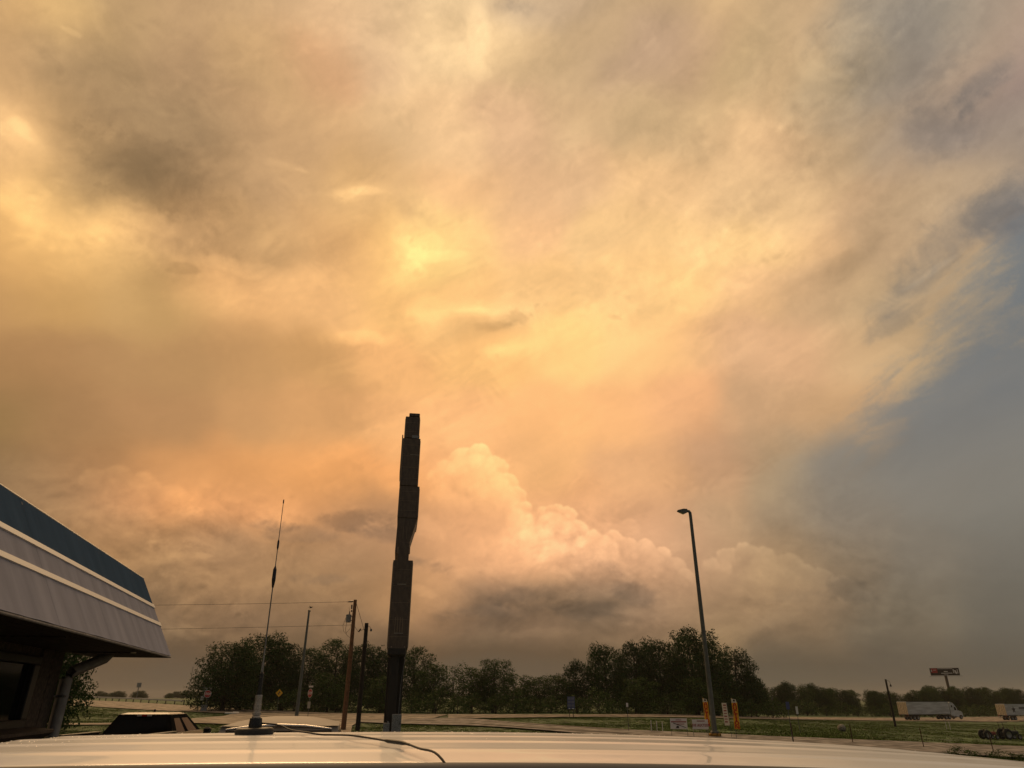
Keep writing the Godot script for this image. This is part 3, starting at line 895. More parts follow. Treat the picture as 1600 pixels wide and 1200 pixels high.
# ---------------------------------------------------------------- trees
# Crown shape: list of lobes (centre, radii); leaf faces are spread through and over the lobes.
func crown_mesh(seed_: int, lobes: Array, leaf: float, per_square: float, m: Material, droop := 0.0) -> ArrayMesh:
	var r := RandomNumberGenerator.new()
	r.seed = seed_
	var pos := PackedVector3Array()
	var nor := PackedVector3Array()
	var col := PackedColorArray()
	for lobe in lobes:
		var c: Vector3 = lobe[0]
		var e: Vector3 = lobe[1]
		var count := int(per_square * 4.0 * (e.x * e.y + e.y * e.z + e.x * e.z))
		var hue := r.randf_range(0.8, 1.2)
		for k in count:
			var d := Vector3(r.randfn(), r.randfn(), r.randfn()).normalized()
			# boughs: the shell swells and thins with direction
			var swell := 1.0 + 0.10 * sin(d.x * 7.0 + seed_ + c.y) * sin(d.y * 6.0 + c.x * 2.0) + 0.08 * sin(d.z * 11.0 + c.z * 3.0 + seed_)
			var depth := 1.0 - 0.55 * pow(r.randf(), 2.2) + 0.10 * r.randf()
			var p := c + d * e * depth * swell
			if p.y < 0.25:
				continue
			for q in 3:
				var o := p + Vector3(r.randfn(), r.randfn() * 0.7, r.randfn()) * leaf * 0.9
				var n := (d * 0.7 + Vector3(r.randfn(), r.randfn() + 0.4, r.randfn()) * 0.7).normalized()
				var u := n.cross(Vector3(r.randfn(), r.randfn(), r.randfn())).normalized()
				var v := n.cross(u)
				var s := leaf * r.randf_range(0.5, 1.15)
				var a := o - u * s
				var b := o + v * s * r.randf_range(0.35, 0.6) - Vector3(0, droop * s, 0)
				var f := o + u * s
				var g := o - v * s * r.randf_range(0.35, 0.6)
				var tone := hue * r.randf_range(0.7, 1.3)
				var shade := Color(tone * r.randf_range(0.9, 1.25), tone, tone * r.randf_range(0.7, 1.1))
				for w in [a, b, f, a, f, g]:
					pos.append(w)
					nor.append(n)
					col.append(shade)
	var arrays := []
	arrays.resize(Mesh.ARRAY_MAX)
	arrays[Mesh.ARRAY_VERTEX] = pos
	arrays[Mesh.ARRAY_NORMAL] = nor
	arrays[Mesh.ARRAY_COLOR] = col
	var mesh := ArrayMesh.new()
	mesh.add_surface_from_arrays(Mesh.PRIMITIVE_TRIANGLES, arrays)
	mesh.surface_set_material(0, m)
	return mesh


func trunk_shape(seed_: int, tall: float, lobes: Array, thick: float) -> SurfaceTool:
	var r := RandomNumberGenerator.new()
	r.seed = seed_ + 100
	var st := mb()
	var stem := []
	var radii := []
	for i in 7:
		var t := i / 6.0
		stem.append(Vector3(sin(t * 4.0 + seed_) * 0.25 * t, -0.3 + tall * 0.82 * t, cos(t * 3.0 + seed_) * 0.25 * t))
		radii.append(thick * lerpf(1.0, 0.18, pow(t, 0.8)) * (1.35 if i == 0 else 1.0))
	tube(st, stem, radii, 8)
	for lobe in lobes:
		var end: Vector3 = lobe[0]
		var k := clampi(int((end.y - 1.6) / (tall * 0.82) * 6.0), 1, 5)
		var a: Vector3 = stem[k]
		var m := a.lerp(end, 0.5) + Vector3(r.randfn() * 0.2, 0.35, r.randfn() * 0.2)
		tube(st, [a, m, end], [radii[k] * 0.55, radii[k] * 0.35, 0.04], 6)
	return st


var kinds := []


func make_kinds() -> void:
	var r := RandomNumberGenerator.new()
	for k in 6:
		r.seed = 40 + k
		var lobes := []
		# broad, upright, uneven, low thicket, shrub, sparse
		var tall: float = [12.0, 13.0, 12.0, 8.0, 3.0, 9.0][k]
		var wide: float = [5.6, 4.4, 5.0, 3.6, 2.0, 2.4][k]
		var n: int = [24, 22, 22, 14, 7, 13][k]
		for i in n:
			var t := (i + 0.5) / n
			var y := tall * lerpf([0.12, 0.12, 0.13, 0.10, 0.10, 0.3][k], 0.90, t)
			var profile := sqrt(maxf(0.0, 1.0 - pow((y / tall - [0.42, 0.46, 0.40, 0.35, 0.3, 0.55][k]) / 0.60, 2.0)))
			var a := i * 2.4 + r.randf() * 0.8
			var reach := wide * profile * r.randf_range(0.42, 0.72)
			var size := wide * r.randf_range(0.34, 0.50) * (1.0 - 0.38 * t)
			lobes.append([Vector3(cos(a) * reach, y, sin(a) * reach), Vector3(size, size * r.randf_range(0.65, 0.9), size)])
		lobes.append([Vector3(r.randfn() * 0.4, tall * 0.93 - wide * 0.14, r.randfn() * 0.4), Vector3(wide * 0.2, wide * 0.2, wide * 0.2)])
		if k < 4:
			lobes.append([Vector3(0, tall * 0.5, 0), Vector3(wide * 0.6, tall * 0.32, wide * 0.6)])
		kinds.append([crown_mesh(60 + k, lobes, [0.18, 0.175, 0.175, 0.17, 0.12, 0.15][k], [7.0, 7.2, 7.2, 8.0, 12.0, 2.6][k], M["leaf%d" % [0, 1, 2, 3, 3, 1][k]]), obj("trunk", trunk_shape(k, tall, lobes, [0.34, 0.3, 0.32, 0.18, 0.06, 0.14][k]), M.bark, self).mesh, tall])
		get_child(-1).free()


func tree(called: String, kind: int, x: float, z: float, tall: float, wide: float, label: String, group := "", turn := -1.0) -> void:
	var at := on_land(x, z) + Vector3(0, -0.08, 0)
	var t := thing(called, label, "shrub" if kind == 4 else "tree", at, turn if turn >= 0.0 else fposmod(x * 3.1 + z * 1.7, TAU), group)
	var s: float = tall / kinds[kind][2]
	t.scale = Vector3(s * wide, s, s * wide)
	part("trunk" if kind != 4 else "stems", kinds[kind][1], t)
	part("crown" if kind != 4 else "foliage", kinds[kind][0], t)


func build_trees() -> void:
	make_kinds()
	var wood := "trees of the dark grove behind the junction"
	tree("leafy_tree", 0, -46.2, -120, 10.8, 1.18, "broad leafy tree at the outer end of the grove behind the first stop sign", wood)
	tree("leafy_tree", 0, -43.8, -128, 12.7, 1.07, "tallest rounded crown left of the radio antenna in the dark grove", wood)
	tree("leafy_tree", 2, -40.4, -131, 11.4, 1.04, "rounded tree behind the radio antenna, lower than its neighbour", wood)
	tree("leafy_tree", 1, -37.0, -134, 11.0, 1.16, "tree above the yellow diamond sign in the dark grove", wood)
	tree("leafy_tree", 1, -33.0, -138, 13.1, 1.10, "tall tree between the grey lamp pole and the utility pole", wood)
	tree("leafy_tree", 0, -28.6, -140, 12.2, 0.93, "dark tree directly behind the utility pole with the transformer", wood)
	tree("leafy_tree", 2, -24.6, -142, 10.9, 0.99, "tree between the dark bare pole and the tall sign pylon", wood)
	tree("leafy_tree", 1, -18.6, -140, 12.0, 1.16, "tall tree standing just past the sign pylon at the end of the grove", wood)
	tree("leafy_tree", 3, -31.0, -126, 6.4, 1.51, "low bushy tree in front of the grove beside the utility pole", wood)
	tree("leafy_tree", 3, -22.5, -128, 6.0, 1.51, "low yellow-green tree at the foot of the grove behind the pylon", wood)
	var low := "lower trees in the middle of the tree line"
	tree("leafy_tree", 3, -14.0, -134, 8.2, 1.42, "first of the lower trees after the grove, next to the tall one", low)
	tree("slender_tree", 5, -10.6, -137, 9.0, 1.1, "thin sparse tree with twigs showing above the lower tree line", low)
	tree("leafy_tree", 3, -7.2, -133, 7.8, 1.42, "bushy tree left of the pointed one in the lower tree line", low)
	tree("leafy_tree", 1, -3.4, -132, 9.3, 1.34, "pointed tree standing out of the lower middle tree line", low)
	tree("leafy_tree", 3, 0.8, -136, 6.8, 1.49, "low tree just right of the pointed tree in the middle", low)
	tree("leafy_tree", 3, 4.6, -138, 6.2, 1.62, "lowest tree in the dip of the middle tree line", low)
	tree("leafy_tree", 3, 8.2, -139, 6.6, 1.56, "low tree behind the blue logo sign", low)
	tree("leafy_tree", 2, 12.2, -141, 9.2, 1.13, "medium tree stepping up to the big clump by the light pole", low)
	var clump := "trees of the big clump by the light pole"
	tree("leafy_tree", 0, 17.6, -138, 12.2, 0.87, "outer tree of the big clump on the side of the blue logo sign", clump)
	tree("leafy_tree", 2, 23.4, -141, 12.8, 0.99, "second tree of the big clump, flat topped and dense", clump)
	tree("leafy_tree", 0, 29.0, -144, 13.8, 0.99, "dense tree between the flat topped one and the tallest of the clump", clump)
	tree("leafy_tree", 0, 34.2, -140, 16.0, 0.90, "tallest tree of the big clump, left of the light pole top", clump)
	tree("leafy_tree", 1, 40.0, -146, 14.6, 1.04, "large tree of the clump directly behind the light pole", clump)
	tree("leafy_tree", 2, 45.0, -148, 12.6, 1.04, "last tree of the big clump, sloping down to the far tree line", clump)
	tree("leafy_tree", 3, 48.6, -150, 8.0, 1.16, "low tree at the foot of the clump's outer end", clump)
	tree("leafy_tree", 3, 22.0, -128, 6.0, 1.74, "bushy undergrowth tree in front of the big clump, near the logo sign", clump)
	tree("leafy_tree", 3, 33.0, -133, 6.5, 1.74, "bushy undergrowth tree at the foot of the tallest clump tree", clump)
	tree("leafy_tree", 0, -35.2, -55.5, 9.4, 0.82, "dark tree half hidden behind the corner of the building")
	tree("leafy_tree", 3, -35.6, -58.5, 4.4, 0.8, "small dark tree below the larger one behind the building corner")
	# undergrowth that closes the foot of the woods
	var r := RandomNumberGenerator.new()
	r.seed = 9
	for i in 30:
		var x := -49.0 + i * 3.3 + r.randf_range(-0.8, 0.8)
		var z := -121.0 - absf(x + 8.0) * 0.03 - r.randf_range(0.0, 3.0) - maxf(0.0, x - 14.0) * 0.42
		if x < -18.0:
			z -= 2.0
		tree("shrub", 4, x, z, r.randf_range(2.4, 4.0), r.randf_range(1.1, 1.6), "leafy shrub in the undergrowth at the foot of the " + ("grove behind the junction" if x < -17.0 else "lower middle trees" if x < 14.0 else "big clump by the light pole"), "undergrowth along the tree line")
	# tree line beyond the highway
	for i in 60:
		var x := 53.0 + i * 3.3 + r.randf_range(-1.2, 1.2)
		var z := -205.0 - (x - 54.0) * 0.62 - r.randf_range(0.0, 16.0)
		tree("far_tree", [0, 2, 1, 3][i % 4], x, z, r.randf_range(7.2, 9.4) + (1.2 if x > 150.0 else 0.0), r.randf_range(1.0, 1.4), "dark tree in the hazy far line, " + ("next to the big clump" if x < 95.0 else "above the first truck and yard pole" if x < 165.0 else "under the billboard" if x < 190.0 else "between billboard and picture edge"), "far tree line beyond the highway")
	for i in 24:
		var x := 52.0 + i * 6.2 + r.randf_range(-1.5, 1.5)
		tree("shrub", 4, x, -190.0 - (x - 52.0) * 0.62, r.randf_range(2.6, 4.2), r.randf_range(1.4, 2.0), "pale green shrub on the highway bank, " + ("left of the yard pole" if x < 112.0 else "behind the trucks"), "shrubs on the highway bank")
	for i in 56:
		var x := -340.0 + i * 4.0 + r.randf_range(-2.0, 2.0)
		tree("far_tree", [3, 0, 2][i % 3], x, -430.0 - r.randf_range(0.0, 30.0), r.randf_range(2.4, 4.6), r.randf_range(1.8, 2.6), "tiny tree on the skyline beyond the guardrail", "skyline trees beyond the guardrail")


# ---------------------------------------------------------------- the shop at the edge of the lot
func build_shop() -> void:
	# local x points out of the wall, local z along it towards the viewer; origin under the far lower corner of the fascia
	var b := thing("shop_building", "shop with grey metal fascia, blue sky sheen painted on its upper band, two white stripes and brown wall", "building", Vector3(-8.03, 0, -17.15), 0.2415)
	var long := 15.0
	var lo := Vector2(0.0, 3.05)
	var hi := Vector2(-0.95, 4.78)
	var out := Vector3(hi.y - lo.y, lo.x - hi.x, 0).normalized()
	# backing of the fascia and roof deck
	var st := mb()
	prism(st, PackedVector2Array([Vector2(-0.03, 3.06), Vector2(-0.98, 4.76), Vector2(-6.0, 4.70), Vector2(-6.0, 3.12), Vector2(-1.0, 3.12)]), 0.02, long)
	obj("roof_deck", st, M.soffit, b)
	# sheet metal panels, each a little bowed as such sheets are
	var r := RandomNumberGenerator.new()
	r.seed = 3
	var bands := [[0.0, 0.375, "lower_panel", M.fascia_grey], [0.42, 0.61, "middle_panel", M.fascia_grey], [0.655, 1.0, "upper_panel", M.fascia_sky_sheen]]
	for band in bands:
		var z := 0.0
		while z < long - 0.01:
			var wide := minf(1.25, long - z)
			st = mb()
			var bow := r.randf_range(0.001, 0.006)
			var twist := r.randf_range(-0.004, 0.004)
			var n := 14
			var at := func(i: int, j: int) -> Vector3:
				var u := float(i) / n
				var v := j / 4.0
				var e := lo.lerp(hi, lerpf(band[0], band[1], v))
				var off := bow * sin(u * PI) * 1.0 + twist * sin(u * TAU) * v + 0.0016 * sin(u * 9.0 + z * 3.0)
				return Vector3(e.x, e.y, z + u * wide) + out * (0.022 + off)
			for i in n:
				for j in 4:
					var p := [at.call(i, j), at.call(i + 1, j), at.call(i + 1, j + 1), at.call(i, j + 1)]
					var ns := []
					for q in [[i, j], [i + 1, j], [i + 1, j + 1], [i, j + 1]]:
						var du: Vector3 = at.call(mini(q[0] + 1, n), q[1]) - at.call(maxi(q[0] - 1, 0), q[1])
						var dv: Vector3 = at.call(q[0], mini(q[1] + 1, 4)) - at.call(q[0], maxi(q[1] - 1, 0))
						var m := du.cross(dv).normalized()
						ns.append(m if m.dot(out) > 0.0 else -m)
					tri(st, p[0], p[1], p[2], ns[0], ns[1], ns[2])
					tri(st, p[0], p[2], p[3], ns[0], ns[2], ns[3])
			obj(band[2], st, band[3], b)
			z += wide
	for t in [[0.375, 0.42], [0.61, 0.655]]:
		st = mb()
		var p := lo.lerp(hi, t[0])
		var q := lo.lerp(hi, t[1])
		slab(st, Vector3(p.x, p.y, -0.005), Vector3(q.x, q.y, -0.005), Vector3(q.x, q.y, long), Vector3(p.x, p.y, long), 0.045, out)
		obj("white_stripe", st, M.stripe, b)
	st = mb()
	tube(st, [Vector3(0.0, 3.04, -0.02), Vector3(0.0, 3.04, long)], [0.022], 6)
	tube(st, [Vector3(-0.955, 4.80, -0.02), Vector3(-0.955, 4.80, long)], [0.025], 6)
	tube(st, [Vector3(0.0, 3.04, 0.0), Vector3(-0.955, 4.80, 0.0)], [0.02], 6)
	obj("edge_trim", st, M.downspout, b)
	for k in 7:
		st = mb()
		box(st, Vector3(-0.13 - k * 0.235, 3.03, long * 0.5 + 0.02), Vector3(0.222, 0.02, long))
		obj("soffit_board", st, M.soffit, b)
	for k in 3:
		st = mb()
		box(st, Vector3(-0.85, 3.008, 2.2 + k * 4.0), Vector3(1.1, 0.02, 0.03))
		obj("soffit_batten", st, M.wall_brown, b)
	st = mb()
	lathe(st, [Vector2(0.0, -0.02), Vector2(0.05, -0.018), Vector2(0.06, 0.0)], 12, Transform3D(Basis.IDENTITY, Vector3(-0.25, 3.015, 2.3)))
	obj("soffit_light", st, M.lamp_clear, b)
	# wall: brown panel, then the dark shop window
	st = mb()
	box(st, Vector3(-1.80, 1.5, 2.38), Vector3(0.2, 3.06, 1.24))
	box(st, Vector3(-1.80, 0.82, 9.0), Vector3(0.2, 1.64, 12.0))
	box(st, Vector3(-1.80, 2.96, 9.0), Vector3(0.2, 0.2, 12.0))
	box(st, Vector3(-4.0, 1.5, 1.86), Vector3(4.2, 3.06, 0.2))
	obj("wall", st, M.wall_brown, b)
	for k in 2:
		st = mb()
		cbox(st, Vector3(-1.672, 1.5, 2.08 + k * 0.58), Vector3(0.05, 3.04, 0.55), 0.01)
		obj("wall_panel", st, M.wall_brown, b)
	for k in 3:
		var z0 := 3.0 + k * 3.8
		st = mb()
		for e in [[1.74, 0.14], [2.80, 0.14]]:
			cbox(st, Vector3(-1.70, e[0], z0 + 1.9), Vector3(0.16, e[1], 3.8), 0.015)
		for z in [z0 + 0.13, z0 + 3.67]:
			cbox(st, Vector3(-1.70, 2.27, z), Vector3(0.155, 0.92, 0.26), 0.015)
		var w := obj("window_frame", st, M.frame_black, b)
		st = mb()
		box(st, Vector3(-1.74, 2.27, z0 + 1.9), Vector3(0.02, 0.95, 3.3))
		obj("pane", st, M.glass, w)
	st = mb()
	prism(st, PackedVector2Array([Vector2(-1.7, 1.69), Vector2(-1.25, 1.63), Vector2(-1.25, 1.58), Vector2(-1.7, 1.30)]), 2.6, 12.0)
	obj("window_ledge", st, M.wall_brown, b)
	st = mb()
	tube(st, [Vector3(-1.1, 3.03, 0.75), Vector3(-1.12, 2.98, 0.82), Vector3(-1.5, 2.66, 1.62), Vector3(-1.54, 2.52, 1.7), Vector3(-1.54, 0.0, 1.7)], [0.12], 4)
	obj("downspout", st, M.downspout, b)
	st = mb()
	for y in [2.2, 1.2]:
		box(st, Vector3(-1.58, y, 1.7), Vector3(0.26, 0.04, 0.27))
	obj("downspout_strap", st, M.steel, b)


# ---------------------------------------------------------------- vehicles
func wheel(parent: Node3D, at: Vector3, r: float, wide: float, along_x := false) -> void:
	var turn := Basis(Vector3(0, 0, 1), PI / 2) if not along_x else Basis(Vector3(1, 0, 0), PI / 2)
	var st := mb()
	var h := wide * 0.5
	lathe(st, [Vector2(r * 0.6, -h), Vector2(r * 0.93, -h), Vector2(r, -h * 0.7), Vector2(r, h * 0.7), Vector2(r * 0.93, h), Vector2(r * 0.6, h)], 20, Transform3D(turn, Vector3.ZERO))
	var w := obj("wheel", st, M.tyre, parent)
	w.position = at
	st = mb()
	lathe(st, [Vector2(0.0, -h * 0.7), Vector2(r * 0.3, -h * 0.8), Vector2(r * 0.6, -h * 0.95), Vector2(r * 0.6, h * 0.95), Vector2(r * 0.3, h * 0.8), Vector2(0.0, h * 0.7)], 16, Transform3D(turn, Vector3.ZERO))
	obj("rim", st, M.silver, w)


func roof_height(l: float, w: float) -> float:
	var d := l + 0.4
	var y := EYE - 0.1041 - (0.0094 if d < 0.0 else 0.0116) * pow(absf(d), 2.4) - 0.02 * pow(absf(w) / 0.68, 2.5)
	# ends and sides roll over
	y -= 0.9 * pow(maxf(0.0, absf(l + 0.05) - 1.85), 2.0)
	y -= 3.0 * pow(maxf(0.0, -1.27 - l), 2.0)
	y -= 6.0 * pow(maxf(0.0, absf(w) - 0.655), 2.0)
	# pressed ribs along the roof
	for c in [-0.47, -0.22, 0.03, 0.28, 0.52]:
		var q: float = (w - c) / 0.035
		y += 0.0030 * exp(-q * q) * smoothstep(1.8, 1.6, absf(l + 0.05))
	return y


func build_white_van() -> void:
	# local x along the roof, local -z away from the viewer
	var v := thing("white_car", "white car with ribbed wet roof filling the bottom of the view", "car", Vector3(-0.1671, 0, -2.3469), 0.1)
	var st := mb()
	var nl := 150
	var nw := 84
	var grid := []
	for i in nl + 1:
		var row := []
		for j in nw + 1:
			var l := lerpf(-1.75, 2.15, float(i) / nl)
			var w := lerpf(-0.675, 0.675, float(j) / nw)
			row.append(Vector3(l, roof_height(l, w), -w))
		grid.append(row)
	for i in nl:
		for j in nw:
			var p := []
			var n := []
			for q in [[i, j], [i + 1, j], [i + 1, j + 1], [i, j + 1]]:
				var g: Vector3 = grid[q[0]][q[1]]
				p.append(g)
				var hx := (roof_height(g.x + 0.01, -g.z) - roof_height(g.x - 0.01, -g.z)) / 0.02
				var hz := (roof_height(g.x, -g.z - 0.004) - roof_height(g.x, -g.z + 0.004)) / 0.008
				n.append(Vector3(-hx, 1, -hz).normalized())
			tri(st, p[0], p[1], p[2], n[0], n[1], n[2])
			tri(st, p[0], p[2], p[3], n[0], n[2], n[3])
	obj("roof", st, M.white_paint, v)
	# grey drip rails along both edges of the roof
	for s in [-1.0, 1.0]:
		st = mb()
		var path := []
		for i in 25:
			var l := lerpf(-1.7, 1.9, i / 24.0)
			path.append(Vector3(l, roof_height(l, 0.675) - 0.030, s * 0.700))
		tube(st, path, [0.036], 10)
		obj("drip_rail", st, M.trim_grey, v)
	# greenhouse, body, glass and wheels
	st = mb()
	frustum(st, [-2.4, 2.6, -0.92, 0.92], 1.12, [-1.6, 2.05, -0.69, 0.69], 1.6)
	frustum(st, [-1.58, 2.04, -0.685, 0.685], 1.605, [-1.35, 2.0, -0.66, 0.66], 1.9)
	obj("pillars", st, M.white_paint, v)
	for s in [-1.0, 1.0]:
		for k in 3:
			st = mb()
			var x0 := -2.15 + k * 1.45
			var x1 := x0 + 1.3
			var f := func(x: float, y: float) -> Vector3:
				var t := (y - 1.12) / 0.75
				return Vector3(x * lerpf(1.0, 0.86, t), y, s * lerpf(0.92, 0.69, t))
			slab(st, f.call(x0, 1.2), f.call(x1, 1.2), f.call(x1, 1.78), f.call(x0, 1.78), 0.006, Vector3(0, 0.3, s))
			obj("side_window", st, M.glass, v)
	st = mb()
	cbox(st, Vector3(0.15, 0.75, 0), Vector3(5.3, 0.80, 1.9), 0.12)
	cbox(st, Vector3(3.1, 0.78, 0), Vector3(1.0, 0.62, 1.8), 0.15)
	obj("body", st, M.white_paint, v)
	for x in [-1.75, 2.35]:
		for s in [-1.0, 1.0]:
			wheel(v, Vector3(x, 0.36, s * 0.86), 0.36, 0.24, true)
	# rain beads left on the paint
	var bead := mb()
	var prof := []
	for i in 5:
		var a := PI * 0.5 * i / 4.0
		prof.append(Vector2(cos(a), sin(a) * 0.55))
	lathe(bead, prof, 8)
	bead.set_material(M.water)
	var mm := MultiMesh.new()
	mm.transform_format = MultiMesh.TRANSFORM_3D
	mm.mesh = bead.commit()
	var r := RandomNumberGenerator.new()
	r.seed = 21
	var where := []
	while where.size() < 2600:
		var l := r.randf_range(-2.0, 1.7)
		var w := 0.68 - 1.3 * pow(r.randf(), 2.6)
		if (l > -1.0 and w < 0.5 and r.randf() > 0.04) or w < -0.3:
			continue
		var s := 0.0008 + 0.0022 * pow(r.randf(), 2.5)
		where.append(Transform3D(Basis.from_scale(Vector3(s * r.randf_range(0.8, 1.4), s, s * r.randf_range(0.8, 1.3))), Vector3(l, roof_height(l, w) - 0.0001, -w)))
	mm.instance_count = where.size()
	for i in where.size():
		mm.set_instance_transform(i, where[i])
	var o := MultiMeshInstance3D.new()
	o.name = "water_drops"
	o.multimesh = mm
	o.set_meta("kind", "stuff")
	v.add_child(o)
	# what stands and lies on the roof
	var place := func(x: float, z: float) -> Vector3:
		var p := v.transform.affine_inverse() * Vector3(x, 0, z)
		return v.transform * Vector3(p.x, roof_height(p.x, -p.z), p.z)
	build_antenna(place)
	var bar := thing("padded_bar", "dark padded bar lying across the far left end of the white roof", "bar", Vector3.ZERO)
	var path := [Vector3(-1.43, EYE - 0.138, -2.40), Vector3(-1.53, EYE - 0.142, -2.30), Vector3(-1.70, EYE - 0.150, -2.08)]
	st = mb()
	tube(st, path, [0.0125, 0.017, 0.022], 12)
	obj("padding", st, M.black, bar)
	st = mb()
	var tip: Vector3 = path[0]
	var dir: Vector3 = (path[0] - path[1]).normalized()
	tube(st, [tip, tip + dir * 0.014], [0.0128], 12)
	obj("end_cap", st, M.pale_panel, bar)


func build_antenna(place: Callable) -> void:
	var foot: Vector3 = place.call(-0.845, -2.50)
	var a := thing("radio_antenna", "tall radio antenna whip on a black magnet base with trailing cable", "antenna", foot)
	a.rotation.z = 0.018
	var st := mb()
	lathe(st, [Vector2(0.0, 0.022), Vector2(0.05, 0.0215), Vector2(0.058, 0.019), Vector2(0.061, 0.014), Vector2(0.061, 0.003), Vector2(0.059, 0.0)], 40)
	obj("magnet_base", st, M.black, a)
	st = mb()
	lathe(st, [Vector2(0.019, 0.052), Vector2(0.0195, 0.046), Vector2(0.021, 0.03), Vector2(0.021, 0.018)], 20)
	obj("mount", st, M.black_gloss, a)
	st = mb()
	lathe(st, [Vector2(0.0105, 0.128), Vector2(0.0115, 0.125), Vector2(0.0115, 0.098), Vector2(0.0125, 0.096), Vector2(0.0125, 0.072), Vector2(0.0135, 0.070), Vector2(0.0135, 0.062), Vector2(0.012, 0.060), Vector2(0.014, 0.056), Vector2(0.014, 0.050)], 20)
	obj("ferrule", st, M.silver, a)
	st = mb()
	lathe(st, [Vector2(0.005, 0.205), Vector2(0.0075, 0.200), Vector2(0.008, 0.130), Vector2(0.008, 0.126)], 14)
	obj("sleeve", st, M.black_gloss, a)
	st = mb()
	lathe(st, [Vector2(0.0012, 0.845), Vector2(0.0014, 0.66), Vector2(0.0020, 0.52), Vector2(0.0026, 0.24), Vector2(0.0042, 0.234), Vector2(0.0044, 0.200)], 10)
	obj("whip", st, M.steel, a)
	st = mb()
	lathe(st, [Vector2(0.002, 0.588), Vector2(0.0062, 0.575), Vector2(0.0068, 0.535), Vector2(0.0045, 0.515), Vector2(0.003, 0.506)], 14)
	obj("loading_coil", st, M.black_gloss, a)
	st = mb()
	lathe(st, [Vector2(0.0015, 0.692), Vector2(0.0036, 0.684), Vector2(0.0038, 0.662), Vector2(0.002, 0.652)], 12)
	obj("upper_coil", st, M.black_gloss, a)
	st = mb()
	lathe(st, [Vector2(0.0, 0.856), Vector2(0.0022, 0.854), Vector2(0.0024, 0.840), Vector2(0.0012, 0.838)], 10)
	obj("tip", st, M.black_gloss, a)
	for child in a.get_children():
		child.scale.y = 0.92
	# the cable runs from the base over the near edge of the roof
	var line := [[-0.865, -2.515, 0.032], [-0.80, -2.49, 0.026], [-0.74, -2.42, 0.012], [-0.66, -2.30, 0.007], [-0.60, -2.22, 0.005], [-0.56, -2.19, 0.005], [-0.49, -2.10, 0.004], [-0.42, -2.02, 0.004], [-0.36, -1.92, 0.004], [-0.31, -1.84, 0.004], [-0.27, -1.76, 0.004], [-0.225, -1.68, 0.004], [-0.19, -1.62, 0.006], [-0.175, -1.595, -0.01], [-0.17, -1.585, -0.10]]
	var curve := Curve3D.new()
	for q in line:
		curve.add_point(place.call(q[0] + 0.035 + 0.03 * (q[1] + 2.515), q[1]) + Vector3(0, q[2], 0) - foot)
	var path := []
	for i in curve.point_count:
		var before := curve.get_point_position(maxi(i - 1, 0))
		var after := curve.get_point_position(mini(i + 1, curve.point_count - 1))
		curve.set_point_in(i, (before - after) / 6.0)
		curve.set_point_out(i, (after - before) / 6.0)
	for i in 71:
		path.append(curve.sample_baked(curve.get_baked_length() * i / 70.0, true))
	st = mb()
	tube(st, path, [0.0026], 8)
	obj("cable", st, M.black, a)
	st = mb()
	tube(st, path.slice(41, 50), [0.003, 0.0046, 0.0048, 0.0048, 0.0048, 0.0048, 0.0046, 0.003], 10)
	obj("cable_splice", st, M.black, a)


